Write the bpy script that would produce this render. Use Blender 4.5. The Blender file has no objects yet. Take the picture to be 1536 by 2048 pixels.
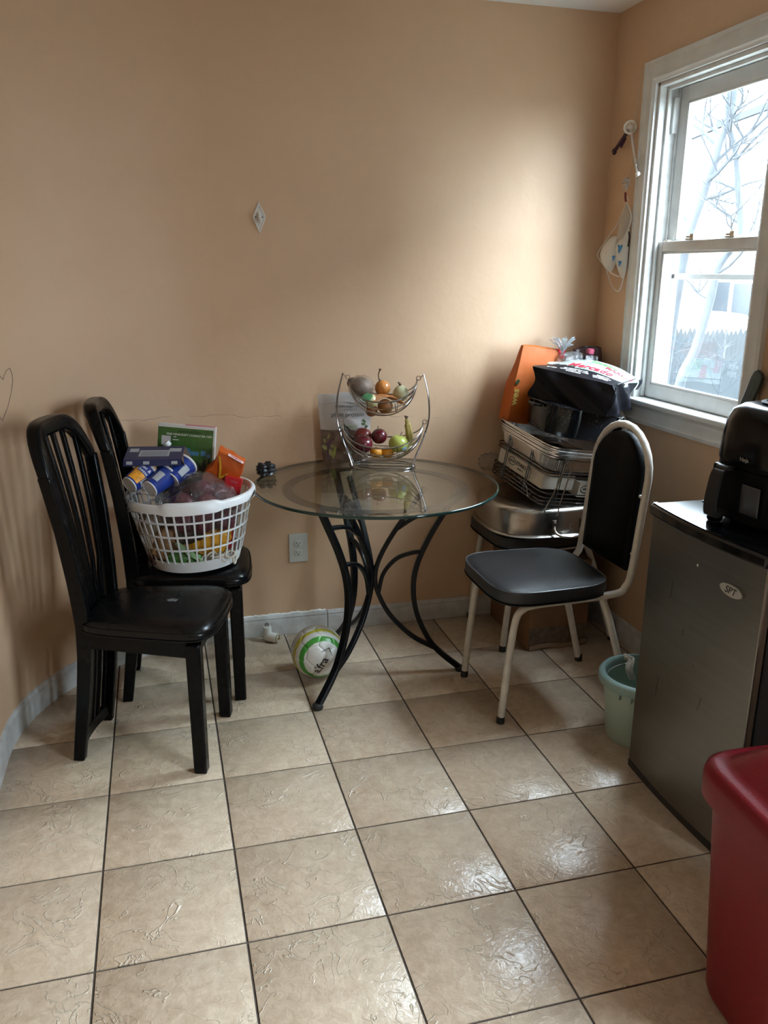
import bpy, bmesh, math, random
from mathutils import Vector, Matrix, Euler
random.seed(7)
sc = bpy.context.scene
COL = sc.collection
PI = math.pi
rad = math.radians

# ------------------------------------------------------------------ camera
cam_d = bpy.data.cameras.new('camera'); cam = bpy.data.objects.new('camera', cam_d); COL.objects.link(cam)
YAW, PITCH, ROLL = rad(15.1376), rad(16.0166), rad(0.4108)
fw = Vector((math.sin(YAW)*math.cos(PITCH), math.cos(YAW)*math.cos(PITCH), -math.sin(PITCH)))
rt0 = Vector((math.cos(YAW), -math.sin(YAW), 0)); up0 = rt0.cross(fw)
rt = rt0*math.cos(ROLL) + up0*math.sin(ROLL); up = up0*math.cos(ROLL) - rt0*math.sin(ROLL)
M = Matrix.Identity(4)
for r_ in range(3):
    M[r_][0] = rt[r_]; M[r_][1] = up[r_]; M[r_][2] = -fw[r_]
M.translation = Vector((0.2186, -1.5758, 1.4661))
cam.matrix_world = M
cam_d.sensor_fit = 'VERTICAL'; cam_d.sensor_height = 24; cam_d.lens = 1663.75/2048*24
cam_d.clip_start = 0.02; cam_d.clip_end = 200
sc.camera = cam

# ------------------------------------------------------------------ light
world = bpy.data.worlds.new('overcast_sky'); sc.world = world; world.use_nodes = True
wn = world.node_tree.nodes; wl = world.node_tree.links
bg = wn['Background']; bg.inputs['Color'].default_value = (0.77, 0.90, 1.0, 1)
SKY_ZENITH = 44.0                         # overcast sky: zenith three times as bright as the horizon
tcw = wn.new('ShaderNodeTexCoord'); spw = wn.new('ShaderNodeSeparateXYZ'); wl.new(tcw.outputs['Generated'], spw.inputs[0])
mxw = wn.new('ShaderNodeMath'); mxw.operation = 'MAXIMUM'; mxw.inputs[1].default_value = 0; wl.new(spw.outputs['Z'], mxw.inputs[0])
maw = wn.new('ShaderNodeMath'); maw.operation = 'MULTIPLY_ADD'; maw.inputs[1].default_value = SKY_ZENITH*2/3; maw.inputs[2].default_value = SKY_ZENITH/3; wl.new(mxw.outputs[0], maw.inputs[0])
wl.new(maw.outputs[0], bg.inputs['Strength'])

def portal(name, loc, rot, sx, sy):
    l = bpy.data.lights.new(name, 'AREA'); l.shape = 'RECTANGLE'; l.size = sx; l.size_y = sy
    l.cycles.is_portal = True
    o = bpy.data.objects.new(name, l); COL.objects.link(o); o.location = loc; o.rotation_euler = rot
    return o
portal('window_portal', (2.19, 1.02, 1.565), (0, rad(90), 0), 1.13, 0.64)
portal('window_portal', (2.19, -1.55, 1.55), (0, rad(90), 0), 1.1, 1.0)

vs = sc.view_settings
vs.view_transform = 'Standard'; vs.look = 'None'; vs.gamma = 1; vs.use_curve_mapping = False
vs.exposure = 1.1
try:
    sc.cycles.max_bounces = 12; sc.cycles.diffuse_bounces = 6; sc.cycles.glossy_bounces = 5
    sc.cycles.transparent_max_bounces = 24; sc.cycles.caustics_reflective = False; sc.cycles.caustics_refractive = False
    sc.cycles.sample_clamp_indirect = 6
except Exception: pass

# ------------------------------------------------------------------ materials
MATS = {}
def nn(nt, t, **kw):
    n = nt.nodes.new(t)
    for k, v in kw.items(): setattr(n, k, v)
    return n
def mat(name, col, rough=0.5, metal=0.0, spec=0.5, var=0.0, vscale=8.0, bump=0.0, bscale=60.0, coat=0.0, coord='Object', stretch=None, aniso=0.0, sheen=0.0, rvar=0.0):
    """principled surface with procedural colour variation, roughness variation and fine relief"""
    if name in MATS: return MATS[name]
    m = bpy.data.materials.new(name); m.use_nodes = True; nt = m.node_tree
    b = nt.nodes['Principled BSDF']
    b.inputs['Base Color'].default_value = (*col, 1); b.inputs['Roughness'].default_value = rough
    b.inputs['Metallic'].default_value = metal; b.inputs['Specular IOR Level'].default_value = spec
    b.inputs['Coat Weight'].default_value = coat; b.inputs['Anisotropic'].default_value = aniso
    if var or bump or rvar:
        tc = nn(nt, 'ShaderNodeTexCoord'); src = tc.outputs[coord]
        if stretch:
            mp = nn(nt, 'ShaderNodeMapping'); mp.inputs['Scale'].default_value = stretch
            nt.links.new(src, mp.inputs['Vector']); src = mp.outputs['Vector']
    if var:
        n = nn(nt, 'ShaderNodeTexNoise'); n.inputs['Scale'].default_value = vscale; n.inputs['Detail'].default_value = 6
        nt.links.new(src, n.inputs['Vector'])
        rp = nn(nt, 'ShaderNodeValToRGB')
        rp.color_ramp.elements[0].position = 0.3; rp.color_ramp.elements[1].position = 0.7
        rp.color_ramp.elements[0].color = (*[max(0, c*(1-var)) for c in col], 1)
        rp.color_ramp.elements[1].color = (*[min(1, c*(1+var)) for c in col], 1)
        nt.links.new(n.outputs['Fac'], rp.inputs['Fac']); nt.links.new(rp.outputs['Color'], b.inputs['Base Color'])
    if rvar:
        n = nn(nt, 'ShaderNodeTexNoise'); n.inputs['Scale'].default_value = vscale*1.7; n.inputs['Detail'].default_value = 4
        nt.links.new(src, n.inputs['Vector'])
        mr = nn(nt, 'ShaderNodeMapRange'); mr.inputs['To Min'].default_value = max(0.02, rough-rvar); mr.inputs['To Max'].default_value = min(1, rough+rvar)
        nt.links.new(n.outputs['Fac'], mr.inputs['Value']); nt.links.new(mr.outputs['Result'], b.inputs['Roughness'])
    if bump:
        n = nn(nt, 'ShaderNodeTexNoise'); n.inputs['Scale'].default_value = bscale; n.inputs['Detail'].default_value = 4
        nt.links.new(src, n.inputs['Vector'])
        bp = nn(nt, 'ShaderNodeBump'); bp.inputs['Strength'].default_value = bump; bp.inputs['Distance'].default_value = 0.01
        nt.links.new(n.outputs['Fac'], bp.inputs['Height']); nt.links.new(bp.outputs['Normal'], b.inputs['Normal'])
    MATS[name] = m
    return m
def clear_mat(name, tint=(1, 1, 1), refl=0.08, rough=0.02, haze=0.0, hazecol=(0.9, 0.95, 1), bump=0, bscale=30):
    """thin transparent sheet: tinted transparency + fresnel reflection + a little milky scatter"""
    if name in MATS: return MATS[name]
    m = bpy.data.materials.new(name); m.use_nodes = True; nt = m.node_tree
    nt.nodes.remove(nt.nodes['Principled BSDF']); out = nt.nodes['Material Output']
    tr = nn(nt, 'ShaderNodeBsdfTransparent'); tr.inputs['Color'].default_value = (*tint, 1)
    gl = nn(nt, 'ShaderNodeBsdfGlossy'); gl.inputs['Roughness'].default_value = rough
    fr = nn(nt, 'ShaderNodeLayerWeight'); fr.inputs['Blend'].default_value = .5
    pw = nn(nt, 'ShaderNodeMath', operation='POWER'); pw.inputs[1].default_value = 3.7; nt.links.new(fr.outputs['Facing'], pw.inputs[0])
    fm = nn(nt, 'ShaderNodeMath', operation='MULTIPLY'); fm.inputs[1].default_value = .9; nt.links.new(pw.outputs[0], fm.inputs[0])
    if bump:
        n = nn(nt, 'ShaderNodeTexNoise'); n.inputs['Scale'].default_value = bscale; n.inputs['Detail'].default_value = 3
        tc = nn(nt, 'ShaderNodeTexCoord'); nt.links.new(tc.outputs['Object'], n.inputs['Vector'])
        bp = nn(nt, 'ShaderNodeBump'); bp.inputs['Strength'].default_value = bump; bp.inputs['Distance'].default_value = 0.02
        nt.links.new(n.outputs['Fac'], bp.inputs['Height'])
        nt.links.new(bp.outputs['Normal'], gl.inputs['Normal']); nt.links.new(bp.outputs['Normal'], fr.inputs['Normal'])
    ad = nn(nt, 'ShaderNodeMath', operation='ADD', use_clamp=True); ad.inputs[1].default_value = refl
    nt.links.new(fm.outputs[0], ad.inputs[0])
    mx = nn(nt, 'ShaderNodeMixShader'); nt.links.new(ad.outputs[0], mx.inputs['Fac'])
    last = tr
    if haze:
        tl = nn(nt, 'ShaderNodeBsdfTranslucent'); tl.inputs['Color'].default_value = (*hazecol, 1)
        df = nn(nt, 'ShaderNodeBsdfDiffuse'); df.inputs['Color'].default_value = (*hazecol, 1)
        m0 = nn(nt, 'ShaderNodeMixShader'); m0.inputs['Fac'].default_value = 0.5
        nt.links.new(tl.outputs[0], m0.inputs[1]); nt.links.new(df.outputs[0], m0.inputs[2])
        m1 = nn(nt, 'ShaderNodeMixShader'); m1.inputs['Fac'].default_value = haze
        nt.links.new(tr.outputs[0], m1.inputs[1]); nt.links.new(m0.outputs[0], m1.inputs[2]); last = m1
    nt.links.new(last.outputs[0], mx.inputs[1]); nt.links.new(gl.outputs[0], mx.inputs[2])
    nt.links.new(mx.outputs[0], out.inputs['Surface'])
    MATS[name] = m
    return m

# ------------------------------------------------------------------ mesh helpers
class MB:
    """collects shapes; build() links them as ONE mesh object"""
    def __init__(s): s.v = []; s.f = []; s.mi = []; s.cur = 0
    def add(s, vs_, fs):
        o = len(s.v); s.v += [tuple(p) for p in vs_]
        for f in fs: s.f.append([i+o for i in f]); s.mi.append(s.cur)
        return s
    def box(s, c, size, rot=None, taper=1.0):
        hx, hy, hz = [k/2 for k in size]; R = (Euler(rot).to_matrix() if rot else Matrix.Identity(3)); c = Vector(c)
        P = [(-hx,-hy,-hz),(hx,-hy,-hz),(hx,hy,-hz),(-hx,hy,-hz)] + [(x*taper, y*taper, hz) for x, y in ((-hx,-hy),(hx,-hy),(hx,hy),(-hx,hy))]
        return s.add([c + R @ Vector(p) for p in P], [(3,2,1,0),(4,5,6,7),(0,1,5,4),(1,2,6,5),(2,3,7,6),(3,0,4,7)])
    def bb(s, x0, x1, y0, y1, z0, z1): return s.box(((x0+x1)/2,(y0+y1)/2,(z0+z1)/2), (x1-x0, y1-y0, z1-z0))
    def loft(s, rings, closed=False, cap=True, ring_closed=True):
        n = len(rings[0]); o = len(s.v)
        for r in rings: s.v += [tuple(p) for p in r]
        k = len(rings)
        for a in range(k if closed else k-1):
            b = (a+1) % k
            for i in range(n if ring_closed else n-1):
                j = (i+1) % n
                s.f.append([o+a*n+i, o+a*n+j, o+b*n+j, o+b*n+i]); s.mi.append(s.cur)
        if cap and not closed and ring_closed:
            s.f.append([o+i for i in range(n)][::-1]); s.mi.append(s.cur)
            s.f.append([o+(k-1)*n+i for i in range(n)]); s.mi.append(s.cur)
        return s
    def tube(s, pts, r, n=10, closed=False, cap=True, flat=1.0):
        pts = [Vector(p) for p in pts]; k = len(pts); rr = r if isinstance(r, (list, tuple)) else [r]*k
        T = []
        for i in range(k):
            a = pts[(i-1) % k] if (closed or i > 0) else pts[i]; b = pts[(i+1) % k] if (closed or i < k-1) else pts[i]
            d = b-a; T.append(d.normalized() if d.length > 1e-9 else Vector((0,0,1)))
        up_ = Vector((0,0,1)) if abs(T[0].z) < .9 else Vector((1,0,0))
        N = (up_ - T[0]*up_.dot(T[0])).normalized(); rings = []
        for i in range(k):
            N = (N - T[i]*N.dot(T[i])); N = N.normalized() if N.length > 1e-9 else Vector((1,0,0))
            B = T[i].cross(N)
            rings.append([pts[i] + (N*math.cos(2*PI*j/n) + B*math.sin(2*PI*j/n)*flat)*rr[i] for j in range(n)])
        return s.loft(rings, closed=closed, cap=cap)
    def strip(s, pts, A, B):
        """bar along pts with half-extent vectors A, B (one or per point)"""
        rings = []
        for i, p in enumerate(pts):
            a = Vector(A[i] if isinstance(A, list) else A); b = Vector(B[i] if isinstance(B, list) else B); p = Vector(p)
            rings.append([p-a-b, p+a-b, p+a+b, p-a+b])
        return s.loft(rings)
    def lathe(s, prof, n=32, c=(0,0,0), sx=1, sy=1, cap=True):
        rings = [[(c[0]+r*sx*math.cos(2*PI*j/n), c[1]+r*sy*math.sin(2*PI*j/n), c[2]+z) for j in range(n)] for r, z in prof]
        return s.loft(rings, cap=cap)
    def prism(s, poly, z0, z1):
        return s.loft([[(x, y, z0) for x, y in poly], [(x, y, z1) for x, y in poly]])
    def disc(s, c, r, ax=(0,0,1), n=20):
        ax = Vector(ax).normalized(); u = ax.orthogonal().normalized(); w = ax.cross(u); c = Vector(c)
        return s.add([c + (u*math.cos(2*PI*j/n)+w*math.sin(2*PI*j/n))*r for j in range(n)], [list(range(n))])
    def sphere(s, c, r, nu=20, nv=12, sc_=(1,1,1), fn=None):
        prof = []
        rings = []
        for a in range(nv+1):
            t = PI*(a/nv); rr = max(1e-4, math.sin(t)); z = -math.cos(t); ring = []
            for j in range(nu):
                p = Vector((rr*math.cos(2*PI*j/nu), rr*math.sin(2*PI*j/nu), z))
                k = fn(p) if fn else 1
                ring.append((c[0]+p.x*r*k*sc_[0], c[1]+p.y*r*k*sc_[1], c[2]+p.z*r*k*sc_[2]))
            rings.append(ring)
        return s.loft(rings)
    def mesh(s, name='mesh', smooth=35):
        me = bpy.data.meshes.new(name); me.from_pydata(s.v, [], s.f); me.validate()
        if len(me.polygons) == len(s.mi): me.polygons.foreach_set('material_index', s.mi)
        bm = bmesh.new(); bm.from_mesh(me); bmesh.ops.recalc_face_normals(bm, faces=bm.faces); bm.to_mesh(me); bm.free()
        if smooth: me.shade_smooth(); me.set_sharp_from_angle(angle=rad(smooth))
        return me
    def build(s, name, m, parent=None, smooth=35, bevel=0, bseg=2, sub=0, loc=None, rot=None):
        me = s.mesh(name, smooth)
        for x in (m if isinstance(m, (list, tuple)) else [m]): me.materials.append(x)
        return link(name, me, parent, bevel, bseg, sub, loc, rot)
def link(name, me, parent=None, bevel=0, bseg=2, sub=0, loc=None, rot=None):
    o = bpy.data.objects.new(name, me); COL.objects.link(o)
    if parent: o.parent = parent
    if loc: o.location = loc
    if rot: o.rotation_euler = rot
    if bevel:
        md = o.modifiers.new('bevel', 'BEVEL'); md.width = bevel; md.segments = bseg; md.limit_method = 'ANGLE'; md.angle_limit = rad(40); md.harden_normals = False
    if sub:
        md = o.modifiers.new('subsurf', 'SUBSURF'); md.levels = sub; md.render_levels = sub
    return o
def tag(o, label=None, cat=None, group=None, kind=None):
    if label: o['label'] = label
    if cat: o['category'] = cat
    if group: o['group'] = group
    if kind: o['kind'] = kind
    return o
def thing(name, label=None, cat=None, loc=(0,0,0), rot=(0,0,0), group=None, kind=None):
    o = bpy.data.objects.new(name, None); COL.objects.link(o); o.location = loc; o.rotation_euler = rot; o.empty_display_size = .05
    return tag(o, label, cat, group, kind)
def copy_tree(o, parent=None):
    c = o.copy(); COL.objects.link(c); c.parent = parent
    for ch in list(o.children): copy_tree(ch, c)
    return c
def smooth_path(pts, k=6, closed=False):
    pts = [Vector(p) for p in pts]; n = len(pts); out = []
    for i in range(n if closed else n-1):
        p0 = pts[(i-1) % n] if closed or i > 0 else pts[0]*2-pts[1]; p1 = pts[i]; p2 = pts[(i+1) % n]
        p3 = pts[(i+2) % n] if closed or i < n-2 else pts[-1]*2-pts[-2]
        for j in range(k):
            t = j/k; t2 = t*t; t3 = t2*t
            out.append(.5*((2*p1)+(p2-p0)*t+(2*p0-5*p1+4*p2-p3)*t2+(3*p1-p0-3*p2+p3)*t3))
    if not closed: out.append(pts[-1])
    return out
def lettering(txt, size, m, parent, loc, rot, name='lettering', depth=0.0004, bold=0.0, sx=1.0, shear=0.0):
    """flat printed writing: the words as thin mesh, lying in its local XY plane"""
    cu = bpy.data.curves.new('lettering', 'FONT'); cu.body = txt; cu.size = size; cu.align_x = 'CENTER'; cu.align_y = 'CENTER'
    cu.extrude = depth; cu.offset = bold; cu.resolution_u = 3; cu.shear = shear
    t = bpy.data.objects.new('tmp', cu); COL.objects.link(t)
    dg = bpy.context.evaluated_depsgraph_get()
    me = bpy.data.meshes.new_from_object(t.evaluated_get(dg)); bpy.data.objects.remove(t)
    me.materials.clear(); me.materials.append(m)
    o = link(name, me, parent, loc=loc, rot=rot); o.scale = (sx, 1, 1)
    return o
def superellipse(a, b, n=4, k=48):
    out = []
    for i in range(k):
        t = 2*PI*i/k; c, s_ = math.cos(t), math.sin(t)
        out.append((a*math.copysign(abs(c)**(2/n), c), b*math.copysign(abs(s_)**(2/n), s_)))
    return out
def wob(p, seed, f=1.0):
    """cheap smooth pseudo noise in -1..1"""
    x, y, z = p[0]*f, p[1]*f, p[2]*f
    return (math.sin(x*1.7+seed*1.3+math.sin(y*2.1+seed)) + math.sin(y*1.9+seed*2.1+math.sin(z*1.6-seed)) + math.sin(z*2.3+seed*.7+math.sin(x*1.4+seed*3)))/3
# ------------------------------------------------------------------ room shell
XR, YB, ZC = 2.017, 1.66, 2.43
ECX, ECY, ERX, ERY = .42, .93, .742, .73       # curved corner of the left wall (ellipse)
YF = -3.2                                       # wall behind the camera

def wall_mat():
    m = bpy.data.materials.new('peach_wall_paint'); m.use_nodes = True; nt = m.node_tree; b = nt.nodes['Principled BSDF']
    L = nt.links.new
    tc = nn(nt, 'ShaderNodeTexCoord'); P = tc.outputs['Object']
    n1 = nn(nt, 'ShaderNodeTexNoise'); n1.inputs['Scale'].default_value = 2.2; n1.inputs['Detail'].default_value = 8; n1.inputs['Roughness'].default_value = .65; L(P, n1.inputs['Vector'])
    rp = nn(nt, 'ShaderNodeValToRGB'); rp.color_ramp.elements[0].position = .3; rp.color_ramp.elements[1].position = .72
    rp.color_ramp.elements[0].color = (.555, .370, .232, 1); rp.color_ramp.elements[1].color = (.59, .405, .268, 1)
    L(n1.outputs['Fac'], rp.inputs['Fac'])
    # old horizontal plaster crack about 0.93 m up, patchy scuffs
    sp = nn(nt, 'ShaderNodeSeparateXYZ'); L(P, sp.inputs[0])
    n2 = nn(nt, 'ShaderNodeTexNoise'); n2.inputs['Scale'].default_value = 7; n2.inputs['Detail'].default_value = 6; L(P, n2.inputs['Vector'])
    ma = nn(nt, 'ShaderNodeMath', operation='MULTIPLY_ADD'); ma.inputs[1].default_value = .05; L(n2.outputs['Fac'], ma.inputs[0])
    sx = nn(nt, 'ShaderNodeMath', operation='MULTIPLY_ADD'); sx.inputs[1].default_value = .035; sx.inputs[2].default_value = -.945; L(sp.outputs['X'], sx.inputs[0])
    sb = nn(nt, 'ShaderNodeMath', operation='ADD'); L(sp.outputs['Z'], sb.inputs[0]); L(sx.outputs[0], sb.inputs[1])
    L(sb.outputs[0], ma.inputs[2])
    s2 = nn(nt, 'ShaderNodeMath', operation='ADD'); s2.inputs[1].default_value = -.025; L(ma.outputs[0], s2.inputs[0])
    ab = nn(nt, 'ShaderNodeMath', operation='ABSOLUTE'); L(s2.outputs[0], ab.inputs[0])
    lt = nn(nt, 'ShaderNodeMapRange'); lt.inputs['From Min'].default_value = .0006; lt.inputs['From Max'].default_value = .0028; lt.inputs['To Min'].default_value = 1; lt.inputs['To Max'].default_value = 0; L(ab.outputs[0], lt.inputs['Value'])
    n3 = nn(nt, 'ShaderNodeTexNoise'); n3.inputs['Scale'].default_value = 9; n3.inputs['Detail'].default_value = 3; L(P, n3.inputs['Vector'])
    gm = nn(nt, 'ShaderNodeMapRange'); gm.inputs['From Min'].default_value = .45; gm.inputs['From Max'].default_value = .6; L(n3.outputs['Fac'], gm.inputs['Value'])
    xm = nn(nt, 'ShaderNodeMapRange'); xm.inputs['From Min'].default_value = 1.55; xm.inputs['From Max'].default_value = 1.2; L(sp.outputs['X'], xm.inputs['Value'])
    cr = nn(nt, 'ShaderNodeMath', operation='MULTIPLY'); L(lt.outputs[0], cr.inputs[0]); L(gm.outputs[0], cr.inputs[1])
    cr2 = nn(nt, 'ShaderNodeMath', operation='MULTIPLY'); L(cr.outputs[0], cr2.inputs[0]); L(xm.outputs[0], cr2.inputs[1])
    # specks
    vo = nn(nt, 'ShaderNodeTexVoronoi'); vo.inputs['Scale'].default_value = 5.5; L(P, vo.inputs['Vector'])
    vm = nn(nt, 'ShaderNodeMapRange'); vm.inputs['From Min'].default_value = .010; vm.inputs['From Max'].default_value = .022; vm.inputs['To Min'].default_value = .55; vm.inputs['To Max'].default_value = 0; L(vo.outputs['Distance'], vm.inputs['Value'])
    mk = nn(nt, 'ShaderNodeMath', operation='MAXIMUM'); L(cr2.outputs[0], mk.inputs[0]); L(vm.outputs[0], mk.inputs[1])
    mf = nn(nt, 'ShaderNodeMath', operation='MULTIPLY'); mf.inputs[1].default_value = .42; L(mk.outputs[0], mf.inputs[0])
    mx = nn(nt, 'ShaderNodeMix', data_type='RGBA'); L(mf.outputs[0], mx.inputs['Factor']); L(rp.outputs['Color'], mx.inputs['A']); mx.inputs['B'].default_value = (.25, .19, .14, 1)
    L(mx.outputs['Result'], b.inputs['Base Color'])
    b.inputs['Roughness'].default_value = .5; b.inputs['Specular IOR Level'].default_value = .4
    nb = nn(nt, 'ShaderNodeTexNoise'); nb.inputs['Scale'].default_value = 11; nb.inputs['Detail'].default_value = 7; L(P, nb.inputs['Vector'])
    hs = nn(nt, 'ShaderNodeMath', operation='MULTIPLY_ADD'); hs.inputs[1].default_value = -.35; L(cr2.outputs[0], hs.inputs[0]); L(nb.outputs['Fac'], hs.inputs[2])
    bp = nn(nt, 'ShaderNodeBump'); bp.inputs['Strength'].default_value = .22; bp.inputs['Distance'].default_value = .012; L(hs.outputs[0], bp.inputs['Height']); L(bp.outputs['Normal'], b.inputs['Normal'])
    return m
WALL = wall_mat()
WHITE = mat('white_gloss_trim_paint', (.62, .63, .62), rough=.35, var=.06, vscale=14, bump=.08, bscale=40)
CEIL = mat('white_ceiling_paint', (.80, .80, .78), rough=.8, bump=.05, bscale=90)

# outline of the room, counter-clockwise, convex
def curve_pts(rx, ry, n=22): return [(ECX - rx*math.cos(t), ECY + ry*math.sin(t)) for t in [PI/2*i/n for i in range(n+1)]]
arc = curve_pts(ERX, ERY)
outline = [(XR, YF), (XR, YB)] + arc[::-1] + [(ECX-ERX, YF)]

def slab(name, m, z0, z1, poly): return tag(MB().prism(poly, z0, z1).build(name, m, smooth=0), kind='structure')
GROUT = mat('dark_grey_grout', (.075, .06, .05), rough=.9, var=.25, vscale=30)
out_poly = [(XR+.14, YF-.1), (XR+.14, YB+.12)] + curve_pts(ERX+.1, ERY+.12)[::-1] + [(ECX-ERX-.1, YF-.1)]
floor = slab('floor', GROUT, -.10, -.0035, out_poly)
ceiling = slab('ceiling', CEIL, ZC, ZC+.1, out_poly)

def tile_mat():
    m = bpy.data.materials.new('beige_stone_look_tile'); m.use_nodes = True; nt = m.node_tree; b = nt.nodes['Principled BSDF']; L = nt.links.new
    tc = nn(nt, 'ShaderNodeTexCoord'); oi = nn(nt, 'ShaderNodeObjectInfo')
    sc_ = nn(nt, 'ShaderNodeMath', operation='MULTIPLY'); sc_.inputs[1].default_value = 37; L(oi.outputs['Random'], sc_.inputs[0])
    cb = nn(nt, 'ShaderNodeCombineXYZ'); L(sc_.outputs[0], cb.inputs[2]); L(sc_.outputs[0], cb.inputs[0])
    va = nn(nt, 'ShaderNodeVectorMath', operation='ADD'); L(tc.outputs['Object'], va.inputs[0]); L(cb.outputs[0], va.inputs[1])
    P = va.outputs[0]
    n1 = nn(nt, 'ShaderNodeTexNoise'); n1.inputs['Scale'].default_value = 30; n1.inputs['Detail'].default_value = 10; n1.inputs['Roughness'].default_value = .68; n1.inputs['Distortion'].default_value = .6; L(P, n1.inputs['Vector'])
    rp = nn(nt, 'ShaderNodeValToRGB'); e = rp.color_ramp.elements; e[0].position = .32; e[1].position = .68
    e[0].color = (.44, .335, .235, 1); e[1].color = (.62, .51, .385, 1)
    x = rp.color_ramp.elements.new(.5); x.color = (.53, .42, .31, 1)
    L(n1.outputs['Fac'], rp.inputs['Fac'])
    # raised veins: thin ridges of a warped noise
    n2 = nn(nt, 'ShaderNodeTexNoise'); n2.inputs['Scale'].default_value = 9; n2.inputs['Detail'].default_value = 3; n2.inputs['Roughness'].default_value = .5; n2.inputs['Distortion'].default_value = 1.6; L(P, n2.inputs['Vector'])
    d = nn(nt, 'ShaderNodeMath', operation='SUBTRACT'); d.inputs[1].default_value = .5; L(n2.outputs['Fac'], d.inputs[0])
    a = nn(nt, 'ShaderNodeMath', operation='ABSOLUTE'); L(d.outputs[0], a.inputs[0])
    r = nn(nt, 'ShaderNodeMapRange'); r.inputs['From Min'].default_value = .0; r.inputs['From Max'].default_value = .016; r.inputs['To Min'].default_value = 1; r.inputs['To Max'].default_value = 0; L(a.outputs[0], r.inputs['Value'])
    nm = nn(nt, 'ShaderNodeTexNoise'); nm.inputs['Scale'].default_value = 6; L(P, nm.inputs['Vector'])
    g = nn(nt, 'ShaderNodeMapRange'); g.inputs['From Min'].default_value = .44; g.inputs['From Max'].default_value = .56; L(nm.outputs['Fac'], g.inputs['Value'])
    v = nn(nt, 'ShaderNodeMath', operation='MULTIPLY'); L(r.outputs[0], v.inputs[0]); L(g.outputs[0], v.inputs[1])
    n4 = nn(nt, 'ShaderNodeTexNoise'); n4.inputs['Scale'].default_value = 60; n4.inputs['Detail'].default_value = 4; n4.inputs['Distortion'].default_value = 1.2; L(P, n4.inputs['Vector'])
    h = nn(nt, 'ShaderNodeMath', operation='MULTIPLY_ADD'); h.inputs[1].default_value = .55; L(n4.outputs['Fac'], h.inputs[0]); L(v.outputs[0], h.inputs[2])
    bp = nn(nt, 'ShaderNodeBump'); bp.inputs['Strength'].default_value = .55; bp.inputs['Distance'].default_value = .006; L(h.outputs[0], bp.inputs['Height']); L(bp.outputs['Normal'], b.inputs['Normal'])
    fv = nn(nt, 'ShaderNodeMath', operation='MULTIPLY'); fv.inputs[1].default_value = .45; L(v.outputs[0], fv.inputs[0])
    mx = nn(nt, 'ShaderNodeMix', data_type='RGBA'); L(fv.outputs[0], mx.inputs['Factor']); L(rp.outputs['Color'], mx.inputs['A']); mx.inputs['B'].default_value = (.70, .62, .50, 1)
    L(mx.outputs['Result'], b.inputs['Base Color'])
    b.inputs['Roughness'].default_value = .29; b.inputs['Specular IOR Level'].default_value = .5
    return m
TILE = tile_mat()
T = .33; G = .0028
def clip_convex(poly, clip):
    out = poly
    for i in range(len(clip)):
        a = clip[i]; b = clip[(i+1) % len(clip)]; inp = out; out = []
        side = lambda p: (b[0]-a[0])*(p[1]-a[1]) - (b[1]-a[1])*(p[0]-a[0])
        for k in range(len(inp)):
            p = inp[k]; q = inp[(k+1) % len(inp)]; sp_, sq = side(p), side(q)
            if sp_ >= 0: out.append(p)
            if (sp_ >= 0) != (sq >= 0):
                t = sp_/(sp_-sq); out.append((p[0]+(q[0]-p[0])*t, p[1]+(q[1]-p[1])*t))
        if not out: return []
    return out
def tile_mesh(poly):
    # top face slightly inset, pillow edge
    cx_ = sum(p[0] for p in poly)/len(poly); cy_ = sum(p[1] for p in poly)/len(poly)
    ins = [(cx_+(x-cx_)*.99, cy_+(y-cy_)*.99) for x, y in poly]
    mb = MB(); mb.loft([[(x, y, -.008) for x, y in poly], [(x, y, -.0012) for x, y in poly], [(x, y, 0) for x, y in ins]])
    me = mb.mesh('tile', 50); me.materials.append(TILE); return me
full = [(-T/2+G, -T/2+G), (T/2-G, -T/2+G), (T/2-G, T/2-G), (-T/2+G, T/2-G)]
full_me = tile_mesh(full)
for i in range(-1, 7):
    for j in range(-10, 6):
        c = ((i+.5)*T, (j+.5)*T)
        poly = [(x+c[0], y+c[1]) for x, y in full]
        q = clip_convex(poly, outline)
        if len(q) < 3: continue
        ar = abs(sum(q[k][0]*q[(k+1) % len(q)][1]-q[(k+1) % len(q)][0]*q[k][1] for k in range(len(q))))/2
        if ar < 2e-4: continue
        me = full_me if ar > (T-2*G)**2*.999 else tile_mesh([(x-c[0], y-c[1]) for x, y in q])
        link('tile', me, floor, loc=(c[0], c[1], 0))

tag(MB().bb(ECX, XR+.14, YB, YB+.12, 0, ZC).build('wall_back', WALL, smooth=0), kind='structure')
def strip_wall(name, m, inner, outer, z0, z1):
    mb = MB(); mb.loft([[(a[0], a[1], z0), (b[0], b[1], z0), (b[0], b[1], z1), (a[0], a[1], z1)] for a, b in zip(inner, outer)])
    return mb.build(name, m, smooth=40)
wall_left = tag(strip_wall('wall_left', WALL, [(ECX-ERX, YF)] + arc, [(ECX-ERX-.1, YF)] + curve_pts(ERX+.1, ERY+.12), 0, ZC), kind='structure')
tag(MB().bb(ECX-ERX-.1, XR+.14, YF-.1, YF, 0, ZC).build('wall_rear', WALL, smooth=0), kind='structure')
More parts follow.
